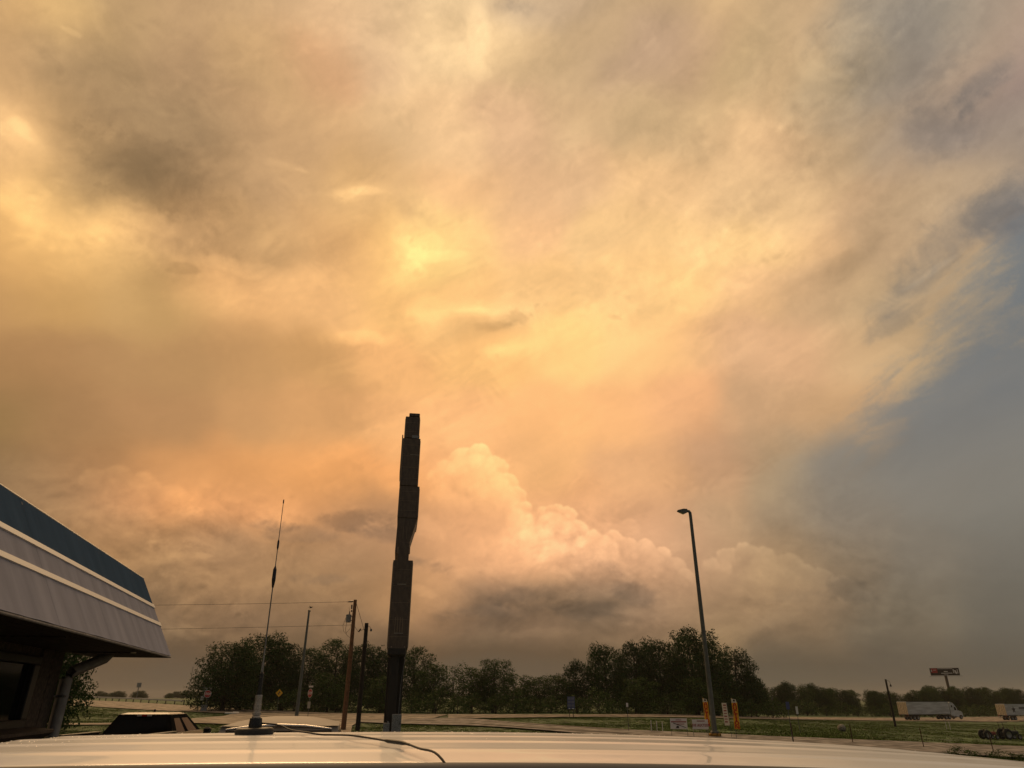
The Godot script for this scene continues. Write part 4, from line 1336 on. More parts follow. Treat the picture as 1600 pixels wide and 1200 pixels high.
# Lower body and cab of a road vehicle, nose towards -z.
func build_pickup() -> void:
	var t := thing("pickup_truck", "dark pickup truck seen from behind past the white roof", "pickup truck", Vector3(-9.15, 0, -18.6), 0.09)
	t.scale = Vector3(0.96, 0.98, 0.96)
	var st := mb()
	# bed sides, tailgate, floor
	for s in [-1.0, 1.0]:
		cbox(st, Vector3(s * 0.93, 1.0, 0.98), Vector3(0.13, 0.88, 1.95), 0.035)
	cbox(st, Vector3(0, 1.0, 1.92), Vector3(1.9, 0.86, 0.08), 0.03)
	box(st, Vector3(0, 0.72, 0.95), Vector3(1.75, 0.06, 1.86))
	obj("bed", st, M.dark_paint, t)
	st = mb()
	cbox(st, Vector3(0, 0.96, -1.12), Vector3(2.0, 0.92, 2.2), 0.07)
	cbox(st, Vector3(0, 0.90, -2.95), Vector3(1.96, 0.72, 1.5), 0.14)
	obj("body", st, M.dark_paint, t)
	# cab
	st = mb()
	var lo := [-0.90, 0.90, -2.35, 0.02]
	var hi := [-0.64, 0.64, -1.45, -0.28]
	frustum(st, lo, 1.34, hi, 1.84)
	obj("cab", st, M.dark_trim, t)
	st = mb()
	frustum(st, [-0.655, 0.655, -1.47, -0.265], 1.832, [-0.50, 0.50, -1.28, -0.44], 1.875)
	obj("cab_roof", st, M.dark_paint, t)
	var at := func(u: float, v: float, side: String) -> Vector3:
		var x0 := lerpf(lo[0], hi[0], v)
		var x1 := lerpf(lo[1], hi[1], v)
		var z0 := lerpf(lo[2], hi[2], v)
		var z1 := lerpf(lo[3], hi[3], v)
		var y := lerpf(1.34, 1.84, v)
		if side == "rear":
			return Vector3(lerpf(x0, x1, u), y, z1)
		if side == "front":
			return Vector3(lerpf(x0, x1, u), y, z0)
		return Vector3(x1 if side == "right" else x0, y, lerpf(z1, z0, u))
	for w in [["rear_window", "rear", 0.07, 0.93, 0.08, 0.80, Vector3(0, 0.3, 1)], ["windscreen", "front", 0.06, 0.94, 0.05, 0.92, Vector3(0, 0.3, -1)], ["side_window", "right", 0.14, 0.42, 0.16, 0.80, Vector3(1, 0.3, 0)], ["side_window", "right", 0.54, 0.86, 0.16, 0.80, Vector3(1, 0.3, 0)], ["side_window", "left", 0.14, 0.42, 0.16, 0.80, Vector3(-1, 0.3, 0)], ["side_window", "left", 0.54, 0.86, 0.16, 0.80, Vector3(-1, 0.3, 0)]]:
		st = mb()
		slab(st, at.call(w[2], w[4], w[1]), at.call(w[3], w[4], w[1]), at.call(w[3], w[5], w[1]), at.call(w[2], w[5], w[1]), 0.006, w[6])
		obj(w[0], st, M.glass, t)
	# high brake light between two cargo lamps
	st = mb()
	cbox(st, Vector3(0.02, 1.812, -0.235), Vector3(0.40, 0.055, 0.06), 0.012)
	var housing := obj("high_brake_light", st, M.black_gloss, t)
	for k in 3:
		st = mb()
		cbox(st, Vector3(0.02 + (k - 1) * 0.125, 1.812, -0.2), Vector3(0.115, 0.042, 0.02), 0.004)
		obj("lens", st, M.lamp_red if k == 1 else M.lamp_clear, housing)
	st = mb()
	lathe(st, [Vector2(0.0, 0.075), Vector2(0.022, 0.06), Vector2(0.03, 0.02), Vector2(0.035, 0.0)], 10, Transform3D(Basis.IDENTITY, Vector3(0.10, 1.885, -0.62)))
	obj("roof_antenna", st, M.black, t)
	for s in [-1.0, 1.0]:
		st = mb()
		cbox(st, Vector3(s * 1.12, 1.38, -2.0), Vector3(0.2, 0.22, 0.12), 0.04)
		rod(st, Vector3(s * 0.93, 1.32, -1.98), Vector3(s * 1.06, 1.34, -1.99), 0.03)
		obj("mirror", st, M.black_gloss, t)
		st = mb()
		cbox(st, Vector3(s * 0.93, 1.45, 0.98), Vector3(0.15, 0.03, 1.95), 0.01)
		obj("bed_rail", st, M.black, t)
		st = mb()
		cbox(st, Vector3(s * 0.92, 1.02, 1.965), Vector3(0.15, 0.42, 0.04), 0.01)
		obj("tail_light", st, M.lamp_red, t)
		st = mb()
		cbox(st, Vector3(s * 1.005, 1.30, -1.3), Vector3(0.014, 0.022, 2.2), 0.004)
		obj("belt_trim", st, M.chrome, t)
		for z in [0.95, -2.85]:
			wheel(t, Vector3(s * 0.88, 0.4, z), 0.4, 0.27)
	st = mb()
	cbox(st, Vector3(0, 0.5, 2.02), Vector3(1.8, 0.18, 0.12), 0.04)
	obj("rear_bumper", st, M.chrome, t)
	st = mb()
	cbox(st, Vector3(-0.62, 1.36, -0.02), Vector3(0.09, 0.016, 0.01), 0.003)
	obj("window_sticker", st, M.lamp_clear, t)


func build_beige_car() -> void:
	var t := thing("beige_car", "pale beige car just beyond the white roof, only its top showing", "car", Vector3(-3.02, 0, -10.0), 0.22)
	t.scale = Vector3(1.03, 1.06, 1.03)
	var st := mb()
	cbox(st, Vector3(0, 0.78, -1.2), Vector3(1.86, 0.9, 4.5), 0.16)
	obj("body", st, M.beige_paint, t)
	st = mb()
	frustum(st, [-0.86, 0.86, -2.3, 0.75], 1.2, [-0.68, 0.68, -1.5, 0.35], 1.74)
	obj("pillars", st, M.beige_paint, t)
	# domed roof
	st = mb()
	var n := 16
	var top := func(i: int, j: int) -> Vector3:
		var u := i * 2.0 / n - 1.0
		var w := j * 2.0 / n - 1.0
		return Vector3(u * 0.70, 1.735 + 0.085 * (1.0 - pow(absf(u), 2.6)) * (1.0 - pow(absf(w), 3.0)), lerpf(-1.55, 0.40, (w + 1.0) / 2.0))
	for i in n:
		for j in n:
			var p := []
			var ns := []
			for q in [[i, j], [i + 1, j], [i + 1, j + 1], [i, j + 1]]:
				p.append(top.call(q[0], q[1]))
				var du: Vector3 = top.call(mini(q[0] + 1, n), q[1]) - top.call(maxi(q[0] - 1, 0), q[1])
				var dw: Vector3 = top.call(q[0], mini(q[1] + 1, n)) - top.call(q[0], maxi(q[1] - 1, 0))
				var m := dw.cross(du).normalized()
				ns.append(m if m.y > 0.0 else -m)
			tri(st, p[0], p[1], p[2], ns[0], ns[1], ns[2])
			tri(st, p[0], p[2], p[3], ns[0], ns[2], ns[3])
	obj("roof", st, M.beige_paint, t)
	st = mb()
	slab(st, Vector3(-0.74, 1.27, 0.71), Vector3(0.74, 1.27, 0.71), Vector3(0.62, 1.68, 0.405), Vector3(-0.62, 1.68, 0.405), 0.008, Vector3(0, 0.5, 1))
	obj("rear_window", st, M.glass, t)
	st = mb()
	tube(st, [Vector3(-0.62, 1.70, 0.43), Vector3(-0.3, 1.735, 0.47), Vector3(0, 1.745, 0.48), Vector3(0.3, 1.735, 0.47), Vector3(0.62, 1.70, 0.43)], [0.012, 0.016, 0.018, 0.016, 0.012], 8)
	obj("bright_trim", st, M.chrome, t)
	for s in [-1.0, 1.0]:
		st = mb()
		slab(st, Vector3(s * 0.84, 1.27, -2.0), Vector3(s * 0.84, 1.27, 0.5), Vector3(s * 0.70, 1.68, 0.25), Vector3(s * 0.70, 1.68, -1.45), 0.006, Vector3(s, 0.3, 0))
		obj("side_window", st, M.amber_glass, t)
		st = mb()
		cbox(st, Vector3(s * 0.99, 1.24, -1.75), Vector3(0.18, 0.14, 0.1), 0.03)
		obj("mirror", st, M.beige_paint, t)
		for z in [0.3, -2.6]:
			wheel(t, Vector3(s * 0.82, 0.34, z), 0.34, 0.22)
		st = mb()
		cbox(st, Vector3(s * 0.8, 0.95, 1.04), Vector3(0.2, 0.3, 0.04), 0.01)
		obj("tail_light", st, M.lamp_red, t)


func semi_truck(label: String, at: Vector3, turn: float, marked: bool) -> void:
	# nose towards +x, rear doors at x = 0
	var t := thing("semi_truck", label, "truck", at, turn, "trucks on the highway")
	var st := mb()
	cbox(st, Vector3(8.0, 2.62, 0), Vector3(15.9, 2.80, 2.58), 0.03)
	var trailer := obj("trailer", st, M.truck_white, t)
	st = mb()
	for s in [-1.0, 1.0]:
		cbox(st, Vector3(8.0, 1.24, s * 1.27), Vector3(15.8, 0.12, 0.06), 0.01)
	cbox(st, Vector3(8.0, 4.0, 1.295), Vector3(15.8, 0.10, 0.03), 0.008)
	obj("side_rail", st, M.steel, trailer)
	for s in [-1.0, 1.0]:
		st = mb()
		cbox(st, Vector3(0.03, 2.60, s * 0.63), Vector3(0.05, 2.60, 1.20), 0.01)
		var d := obj("rear_door", st, M.door_warm_lit, t)
		st = mb()
		for k in [0.25, -0.25]:
			rod(st, Vector3(-0.01, 1.34, s * 0.63 + k), Vector3(-0.01, 3.86, s * 0.63 + k), 0.025, 6)
		obj("lock_rod", st, M.steel, d)
	st = mb()
	box(st, Vector3(0.12, 0.75, 0), Vector3(0.1, 0.1, 2.3))
	for s in [-1.0, 1.0]:
		box(st, Vector3(0.12, 1.0, s * 0.7), Vector3(0.08, 0.5, 0.08))
	obj("rear_guard", st, M.rust, t)
	st = mb()
	for s in [-1.0, 1.0]:
		st = mb()
		cbox(st, Vector3(0.02, 1.18, s * 1.05), Vector3(0.05, 0.12, 0.36), 0.01)
		obj("tail_light", st, M.lamp_red, t)
	st = mb()
	for s in [-1.0, 1.0]:
		box(st, Vector3(12.0, 0.75, s * 0.9), Vector3(0.15, 1.0, 0.12))
	box(st, Vector3(3.0, 1.05, 0), Vector3(4.2, 0.2, 1.1))
	box(st, Vector3(17.0, 0.85, 0), Vector3(7.4, 0.3, 0.95))
	obj("chassis", st, M.black, t)
	for x in [2.2, 3.5, 14.2, 15.5, 20.2]:
		for s in [-1.0, 1.0]:
			wheel(t, Vector3(x, 0.51, s * 1.0), 0.51, 0.5 if x < 19.0 else 0.3, true)
	# tractor: sleeper with swept roof, cab, sloping hood
	st = mb()
	prism(st, PackedVector2Array([Vector2(16.4, 0.95), Vector2(16.4, 3.85), Vector2(17.1, 3.95), Vector2(17.9, 3.75), Vector2(18.5, 3.25), Vector2(18.9, 2.75), Vector2(19.35, 2.05), Vector2(20.6, 1.80), Vector2(20.95, 1.5), Vector2(21.0, 0.55), Vector2(20.75, 0.50), Vector2(20.7, 0.95), Vector2(19.6, 0.98), Vector2(19.4, 0.6), Vector2(17.2, 0.6)]), -1.15, 1.15)
	var cab := obj("cab", st, M.truck_white, t)
	for s in [-1.0, 1.0]:
		st = mb()
		slab(st, Vector3(18.05, 2.1, s * 1.15), Vector3(18.85, 2.1, s * 1.15), Vector3(18.6, 2.8, s * 1.15), Vector3(18.05, 2.8, s * 1.15), 0.012, Vector3(0, 0, s))
		slab(st, Vector3(17.0, 2.75, s * 1.15), Vector3(17.45, 2.75, s * 1.15), Vector3(17.45, 3.2, s * 1.15), Vector3(17.0, 3.2, s * 1.15), 0.012, Vector3(0, 0, s))
		obj("side_window", st, M.glass, cab)
		st = mb()
		cbox(st, Vector3(19.15, 2.35, s * 1.35), Vector3(0.2, 0.7, 0.2), 0.04)
		obj("mirror", st, M.black, t)
		st = mb()
		lathe(st, [Vector2(0.33, -0.7), Vector2(0.35, -0.66), Vector2(0.35, 0.66), Vector2(0.33, 0.7), Vector2(0.0, 0.7)], 14, Transform3D(Basis(Vector3(0, 0, 1), PI / 2), Vector3(17.6, 0.68, s * 0.95)))
		obj("fuel_tank", st, M.silver, t)
	st = mb()
	slab(st, Vector3(18.6, 3.02, -1.0), Vector3(19.28, 2.12, -1.0), Vector3(19.28, 2.12, 1.0), Vector3(18.6, 3.02, 1.0), 0.012, Vector3(1, 1, 0))
	obj("windscreen", st, M.glass, cab)
	if marked:
		st = mb()
		var star := PackedVector2Array()
		for i in 10:
			var a := PI / 2 + i * TAU / 10
			star.append(Vector2(3.4, 2.62) + Vector2(cos(a), sin(a)) * (0.95 if i % 2 == 0 else 0.38))
		prism(st, star, 1.29, 1.302)
		obj("star_emblem", st, M.ink, trailer)
		st = mb()
		box(st, Vector3(8.2, 3.0, 1.297), Vector3(4.8, 0.55, 0.012))
		obj("lettering_band", st, M.trim_grey, trailer)


func build_tractors() -> void:
	for k in 2:
		var at: Vector3 = [on_land(42.6, -68.4), on_land(45.6, -70.2)][k]
		var t := thing("farm_tractor", ["small red and dark tractor parked in the field", "dark tractor with raised seat behind the red one in the field"][k], "tractor", at, [0.15, 0.1][k], "machines parked in the field")
		var s: float = [0.44, 0.54][k]
		t.scale = Vector3(s, s, s)
		var st := mb()
		cbox(st, Vector3(1.15, 1.05, 0), Vector3(1.5, 0.6, 0.7), 0.12)
		obj("hood", st, M.tractor_red if k == 0 else M.tractor_dark, t)
		st = mb()
		cbox(st, Vector3(0.1, 0.75, 0), Vector3(1.6, 0.45, 0.6), 0.06)
		obj("chassis", st, M.tractor_dark, t)
		st = mb()
		cbox(st, Vector3(-0.25, 1.35, 0), Vector3(0.5, 0.12, 0.5), 0.04)
		cbox(st, Vector3(-0.5, 1.65, 0), Vector3(0.12, 0.5, 0.5), 0.04)
		obj("seat", st, M.black, t)
		st = mb()
		tube(st, [Vector3(0.45, 1.2, 0), Vector3(0.2, 1.75, 0)], [0.03], 6)
		var ring := []
		for i in 13:
			var a := TAU * i / 12
			ring.append(Vector3(0.2, 1.75, 0) + Vector3(cos(a) * 0.1, cos(a) * 0.16, sin(a) * 0.2))
		tube(st, ring, [0.025], 6)
		obj("steering_wheel", st, M.black, t)
		st = mb()
		rod(st, Vector3(1.5, 1.3, 0.15), Vector3(1.5, 2.1, 0.15), 0.045)
		obj("exhaust", st, M.rust, t)
		for z in [-1.0, 1.0]:
			wheel(t, Vector3(-0.5, 0.78, z * 0.75), 0.78, 0.42, true)
			wheel(t, Vector3(1.6, 0.42, z * 0.62), 0.42, 0.25, true)
			st = mb()
			var arc := []
			for i in 9:
				var a := lerpf(0.1, PI - 0.1, i / 8.0)
				arc.append(Vector3(-0.5 + cos(a) * 0.86, 0.78 + sin(a) * 0.86, z * 0.75))
			tube(st, arc, [0.09], 5)
			obj("fender", st, M.tractor_dark, t)
		st = mb()
		if k == 1:
			for z in [-1.0, 1.0]:
				rod(st, Vector3(-0.75, 1.2, z * 0.5), Vector3(-0.85, 2.6, z * 0.5), 0.04)
			rod(st, Vector3(-0.85, 2.6, -0.5), Vector3(-0.85, 2.6, 0.5), 0.04)
			cbox(st, Vector3(-0.5, 2.62, 0), Vector3(1.1, 0.06, 1.2), 0.02)
			obj("roll_bar", st, M.tractor_dark, t)


# ---------------------------------------------------------------- poles, pylon, wires
func build_pylon() -> void:
	var p := thing("sign_pylon", "tall dark brown sign pylon seen edge on, its cabinets stacked up", "sign pylon", Vector3(-8.0, 0, -50.6), 0.155)
	var st := mb()
	cbox(st, Vector3(-0.12, 2.55, 0.0), Vector3(0.62, 5.2, 0.9), 0.03)
	obj("column", st, M.bronze_deep, p)
	st = mb()
	cbox(st, Vector3(0.30, 2.55, -0.95), Vector3(0.5, 5.2, 0.9), 0.03)
	obj("column", st, M.bronze_deep, p)
	st = mb()
	cbox(st, Vector3(-0.3, 2.55, -2.8), Vector3(0.6, 5.2, 0.9), 0.03)
	obj("column", st, M.bronze_deep, p)
	st = mb()
	cbox(st, Vector3(-0.02, 5.10, -1.0), Vector3(1.24, 0.50, 3.6), 0.05)
	obj("collar", st, M.bronze_deep, p)
	# each: name, middle x, width, bottom, top, length
	for c in [["price_cabinet", 0.02, 1.42, 5.32, 11.30, 4.6], ["neck", 0.0, 0.80, 11.2, 12.6, 1.2], ["middle_cabinet", 0.14, 1.50, 14.4, 16.85, 4.8], ["upper_cabinet", 0.06, 1.36, 16.88, 20.72, 4.4], ["top_cabinet", 0.04, 1.14, 20.75, 22.55, 3.8], ["cap", 0.16, 0.84, 22.58, 22.85, 3.0]]:
		st = mb()
		cbox(st, Vector3(c[1], (c[3] + c[4]) * 0.5, -c[5] * 0.5 + 0.5), Vector3(c[2], c[4] - c[3], c[5]), 0.035)
		var body := obj(c[0], st, M.bronze, p)
		if c[0].ends_with("cabinet"):
			# edge frame and the sign face on each side
			for s in [-1.0, 1.0]:
				st = mb()
				box(st, Vector3(c[1] + s * (c[2] * 0.5 + 0.012), (c[3] + c[4]) * 0.5, -c[5] * 0.5 + 0.5), Vector3(0.02, c[4] - c[3] - 0.3, c[5] - 0.3))
				obj("sign_face", st, M.pale_panel, body)
				st = mb()
				cbox(st, Vector3(c[1] + s * (c[2] * 0.5 - 0.04), (c[3] + c[4]) * 0.5, 0.51), Vector3(0.05, c[4] - c[3] - 0.1, 0.05), 0.01)
				obj("edge_frame", st, M.bronze_trim, body)
	for c in [[0.02, 1.42, 5.5, 11.2, 5], [0.14, 1.5, 14.6, 16.8, 3], [0.06, 1.36, 17.0, 20.6, 4], [0.04, 1.14, 20.9, 22.4, 2]]:
		for k in c[4]:
			var y: float = lerpf(c[2], c[3], (k + 0.5) / c[4])
			st = mb()
			box(st, Vector3(c[0], y, 0.503), Vector3(c[1] - 0.12, 0.025, 0.012))
			for s in [-1.0, 1.0]:
				cbox(st, Vector3(c[0] + s * (c[1] * 0.5 - 0.12), y + 0.16, 0.51), Vector3(0.05, 0.05, 0.03), 0.01)
			obj("panel_seam", st, M.bronze_trim, p)
	for q in [[-0.42, 12.0], [0.42, 12.0], [-0.40, 5.2], [0.50, 5.2]]:
		st = mb()
		cbox(st, Vector3(q[0], q[1], 0.46), Vector3(0.10, 0.5, 0.14), 0.02)
		obj("bracket", st, M.bronze_trim, p)
	# tapering skirt under the middle cabinet
	st = mb()
	prism(st, PackedVector2Array([Vector2(-0.58, 14.39), Vector2(0.86, 14.39), Vector2(0.40, 12.6), Vector2(0.40, 11.9), Vector2(-0.62, 11.9)]), -3.2, 0.46)
	obj("skirt", st, M.bronze, p)
	st = mb()
	cbox(st, Vector3(-0.67, 19.6, -1.2), Vector3(0.08, 3.2, 2.2), 0.02)
	obj("side_blade", st, M.bronze, p)
	for q in [[0.35, 19.35, 0.66, 0.03], [0.02, 9.60, 0.60, 0.035], [0.02, 6.30, 0.64, 0.03]]:
		st = mb()
		cbox(st, Vector3(q[0], q[1], 0.51), Vector3(q[2], q[3], 0.03), 0.005)
		obj("drip_strip", st, M.pale_panel, p)
	st = mb()
	cbox(st, Vector3(0.36, 20.85, 0.51), Vector3(0.58, 0.24, 0.03), 0.01)
	obj("access_panel", st, M.box_grey, p)
	for k in 4:
		st = mb()
		box(st, Vector3(-0.25 + k * 0.17, 6.85, 0.505), Vector3(0.05, 1.0, 0.03))
		obj("vent_slat", st, M.bronze_trim, p)
	for k in 2:
		st = mb()
		box(st, Vector3(-0.12 + k * 0.26, 13.3, 0.475), Vector3(0.03, 0.9, 0.025))
		obj("seam_strip", st, M.bronze_trim, p)
	st = mb()
	tube(st, [Vector3(0.38, 1.2, 0.3), Vector3(0.42, 3.2, 0.2), Vector3(0.62, 5.0, 0.2)], [0.025], 6)
	obj("conduit", st, M.steel, p)
	st = mb()
	cbox(st, Vector3(0.28, 0.62, 0.75), Vector3(0.62, 1.24, 0.4), 0.02)
	var cabinet := obj("power_cabinet", st, M.box_grey, p)
	st = mb()
	box(st, Vector3(0.50, 0.7, 0.96), Vector3(0.03, 0.16, 0.02))
	obj("handle", st, M.black, cabinet)
	st = mb()
	cbox(st, Vector3(-0.36, 0.36, 0.75), Vector3(0.42, 0.72, 0.3), 0.02)
	cbox(st, Vector3(-0.26, 0.76, 0.75), Vector3(0.10, 0.12, 0.12), 0.01)
	obj("meter_box", st, M.box_grey, p)


func build_poles() -> void:
	# light pole by the frontage road
	var at := on_land(13.3, -50.0)
	var t := thing("light_pole", "tall dark steel light pole with one lamp head and yellow base", "light pole", at)
	var st := mb()
	lathe(st, [Vector2(0.0, 0.24), Vector2(0.38, 0.24), Vector2(0.40, 0.21), Vector2(0.40, -0.4)], 20)
	obj("base", st, M.yellow_base, t)
	st = mb()
	cbox(st, Vector3(0, 0.31, 0), Vector3(0.46, 0.14, 0.46), 0.03)
	obj("base_plate", st, M.dull_steel, t)
	st = mb()
	tube(st, [Vector3(0, 0.3, 0), Vector3(0, 14.7, 0), Vector3(-0.01, 14.88, 0), Vector3(-0.08, 15.0, 0), Vector3(-0.36, 15.04, 0)], [0.175, 0.118, 0.115, 0.11, 0.085], 12)
	obj("pole", st, M.dull_steel, t)
	st = mb()
	prism(st, PackedVector2Array([Vector2(-0.22, 15.14), Vector2(-0.22, 14.92), Vector2(-0.50, 14.80), Vector2(-0.92, 15.0), Vector2(-0.94, 15.06), Vector2(-0.5, 15.16)]), -0.19, 0.19)
	var head := obj("lamp_head", st, M.dull_steel, t)
	st = mb()
	box(st, Vector3(-0.62, 14.86, 0), Vector3(0.32, 0.02, 0.26), Basis(Vector3(0, 0, 1), -0.42))
	obj("lens", st, M.lamp_clear, head)
	# grey lamp pole at the junction, its lamp head end on
	at = on_land(-22.2, -77.8)
	t = thing("lamp_pole", "plain grey lamp pole rising between the two stop signs", "lamp pole", at)
	st = mb()
	tube(st, [Vector3(0, -0.2, 0), Vector3(0, 10.85, 0)], [0.20, 0.10], 12)
	obj("pole", st, M.dull_steel, t)
	st = mb()
	cbox(st, Vector3(0, 10.9, -0.1), Vector3(0.2, 0.12, 0.5), 0.03)
	obj("lamp_head", st, M.dull_steel, t)
	var bird := thing("bird", "small dark bird flying just above the grey lamp pole", "bird", Vector3(-22.05, 11.25, -77.8))
	st = mb()
	lathe(st, [Vector2(0.0, -0.2), Vector2(0.06, -0.1), Vector2(0.075, 0.02), Vector2(0.05, 0.13), Vector2(0.035, 0.17), Vector2(0.0, 0.24)], 10, Transform3D(Basis(Vector3(0, 0, 1), -1.3), Vector3.ZERO))
	for s in [-1.0, 1.0]:
		flat(st, [Vector3(0.06, 0.03, s * 0.05), Vector3(-0.06, 0.03, s * 0.05), Vector3(-0.16, 0.12, s * 0.30), Vector3(-0.06, 0.12, s * 0.32)], Vector3.UP)
	flat(st, [Vector3(-0.15, 0.0, -0.05), Vector3(-0.15, 0.0, 0.05), Vector3(-0.32, -0.02, 0.08), Vector3(-0.32, -0.02, -0.08)], Vector3.UP)
	obj("body", st, M.black, bird)
	# utility pole with transformer
	at = on_land(-12.8, -57.7)
	t = thing("utility_pole", "brown wooden utility pole carrying a grey transformer", "utility pole", at)
	st = mb()
	tube(st, [Vector3(0, -0.3, 0), Vector3(0.03, 4.5, 0), Vector3(0, 9.5, 0)], [0.20, 0.17, 0.135], 12)
	obj("pole", st, M.pole_wood, t)
	st = mb()
	lathe(st, [Vector2(0.0, 0.62), Vector2(0.20, 0.60), Vector2(0.23, 0.54), Vector2(0.21, 0.50), Vector2(0.21, 0.06), Vector2(0.23, 0.03), Vector2(0.19, 0.0), Vector2(0.0, 0.0)], 18, Transform3D(Basis.IDENTITY, Vector3(-0.40, 7.75, 0.05)))
	var can := obj("transformer", st, M.box_grey, t)
	st = mb()
	lathe(st, [Vector2(0.0, 0.26), Vector2(0.03, 0.25), Vector2(0.05, 0.18), Vector2(0.03, 0.14), Vector2(0.055, 0.08), Vector2(0.04, 0.0)], 10, Transform3D(Basis.IDENTITY, Vector3(-0.36, 8.36, 0.05)))
	obj("bushing", st, M.ceramic, can)
	st = mb()
	for y in [7.9, 8.2]:
		box(st, Vector3(-0.18, y, 0.02), Vector3(0.22, 0.05, 0.08))
	obj("bracket", st, M.steel, t)
	st = mb()
	cbox(st, Vector3(-0.22, 8.95, 0.06), Vector3(0.10, 0.34, 0.10), 0.02)
	cbox(st, Vector3(-0.20, 8.62, 0.06), Vector3(0.10, 0.14, 0.10), 0.02)
	obj("fuse_cutout", st, M.ceramic, t)
	st = mb()
	tube(st, [Vector3(-0.12, 9.38, 0), Vector3(-0.30, 9.36, 0), Vector3(-0.62, 9.34, 0)], [0.04, 0.065, 0.035], 8)
	obj("strain_insulator", st, M.ceramic, t)
	st = mb()
	tube(st, [Vector3(-0.60, 8.1, 0.1), Vector3(-0.78, 7.5, 0.1), Vector3(-0.70, 7.1, 0.1), Vector3(-0.5, 6.9, 0.1), Vector3(-0.2, 7.25, 0.08), Vector3(-0.15, 7.6, 0.05)], [0.014], 6)
	tube(st, [Vector3(-0.50, 7.76, 0.1), Vector3(-0.55, 7.2, 0.1), Vector3(-0.42, 6.8, 0.1), Vector3(-0.15, 6.6, 0.05)], [0.014], 6)
	tube(st, [Vector3(-0.36, 8.6, 0.05), Vector3(-0.42, 8.85, 0.05), Vector3(-0.25, 9.1, 0.05)], [0.010], 6)
	obj("jumper_wires", st, M.black, t)
	var pole := at
	# dark pole next to it
	at = on_land(-11.75, -57.9)
	t = thing("dark_pole", "short dark weathered pole between utility pole and sign pylon", "pole", at)
	st = mb()
	tube(st, [Vector3(0, -0.3, 0), Vector3(0, 7.72, 0)], [0.19, 0.15], 12)
	obj("pole", st, M.dark_wood, t)
	st = mb()
	tube(st, [Vector3(0.14, 7.5, 0), Vector3(0.30, 7.42, 0), Vector3(0.42, 7.22, 0.1)], [0.02], 6)
	cbox(st, Vector3(0.42, 7.18, 0.1), Vector3(0.16, 0.2, 0.12), 0.04)
	obj("floodlight", st, M.steel, t)
	# wires
	var wires := [["thin upper wire running from the utility pole top past the shop", Vector3(-13.4, 9.34, -57.7), Vector3(-82, 9.75, -57.7), 0.5, 0.013], ["thin lower wire running from the utility pole past the shop", Vector3(-12.95, 7.55, -57.7), Vector3(-82, 7.2, -57.7), 0.35, 0.013]]
	for w in wires:
		var path := []
		for i in 25:
			var u := i / 24.0
			var v: Vector3 = w[1].lerp(w[2], u)
			path.append(v - Vector3(0, w[3] * 4.0 * u * (1.0 - u), 0))
		st = mb()
		tube(st, path, [w[4]], 5)
		tag_new("overhead_wire", st, M.black, w[0], "wire", "overhead wires")
	st = mb()
	rod(st, pole + Vector3(0.12, 9.2, 0), on_land(-8.9, -57.2) + Vector3(0, 0, 0), 0.016, 5)
	tag_new("guy_wire", st, M.black, "slanting stay wire from the utility pole top towards the pylon foot", "wire")
	st = mb()
	tube(st, [pole + Vector3(0.1, 7.5, 0), pole + Vector3(0.45, 7.05, 0), pole + Vector3(1.0, 7.3, -0.2)], [0.016], 5)
	cbox(st, pole + Vector3(0.58, 7.15, 0), Vector3(0.10, 0.30, 0.1), 0.02, Basis(Vector3(0, 0, 1), -0.6))
	tag_new("service_drop", st, M.black, "short sagging cable with a splice between the two wooden poles", "cable")
	# yard pole in the field
	at = on_land(55.9, -110.7)
	t = thing("yard_pole", "dark wooden yard light pole standing alone in the field", "pole", at)
	st = mb()
	tube(st, [Vector3(0, -0.3, 0), Vector3(0, 6.3, 0)], [0.17, 0.13], 10)
	obj("pole", st, M.dark_wood, t)
	st = mb()
	tube(st, [Vector3(0.1, 6.1, 0), Vector3(0.35, 6.15, 0), Vector3(0.55, 5.9, 0), Vector3(0.56, 5.6, 0)], [0.025], 6)
	lathe(st, [Vector2(0.04, 0.35), Vector2(0.12, 0.2), Vector2(0.15, 0.0), Vector2(0.0, 0.0)], 10, Transform3D(Basis.IDENTITY, Vector3(0.56, 5.3, 0)))
	obj("yard_light", st, M.black, t)


func tag_new(called: String, st: SurfaceTool, m: Material, label: String, category: String, group := "") -> MeshInstance3D:
	var o := obj(called, st, m, self)
	o.name = numbered(called) if not taken.has(called) or true else called
	tag(o, label, category, group)
	return o


# ---------------------------------------------------------------- signs
func post(st: SurfaceTool, x: float, y0: float, y1: float, r := 0.035) -> void:
	rod(st, Vector3(x, y0 - 0.25, 0), Vector3(x, y1, 0), r, 6)


func posts(parent: Node3D, list: Array, r: float, m: Material) -> void:
	for q in list:
		var st := mb()
		post(st, q[0], 0.0, q[1], r)
		obj("post", st, m, parent)


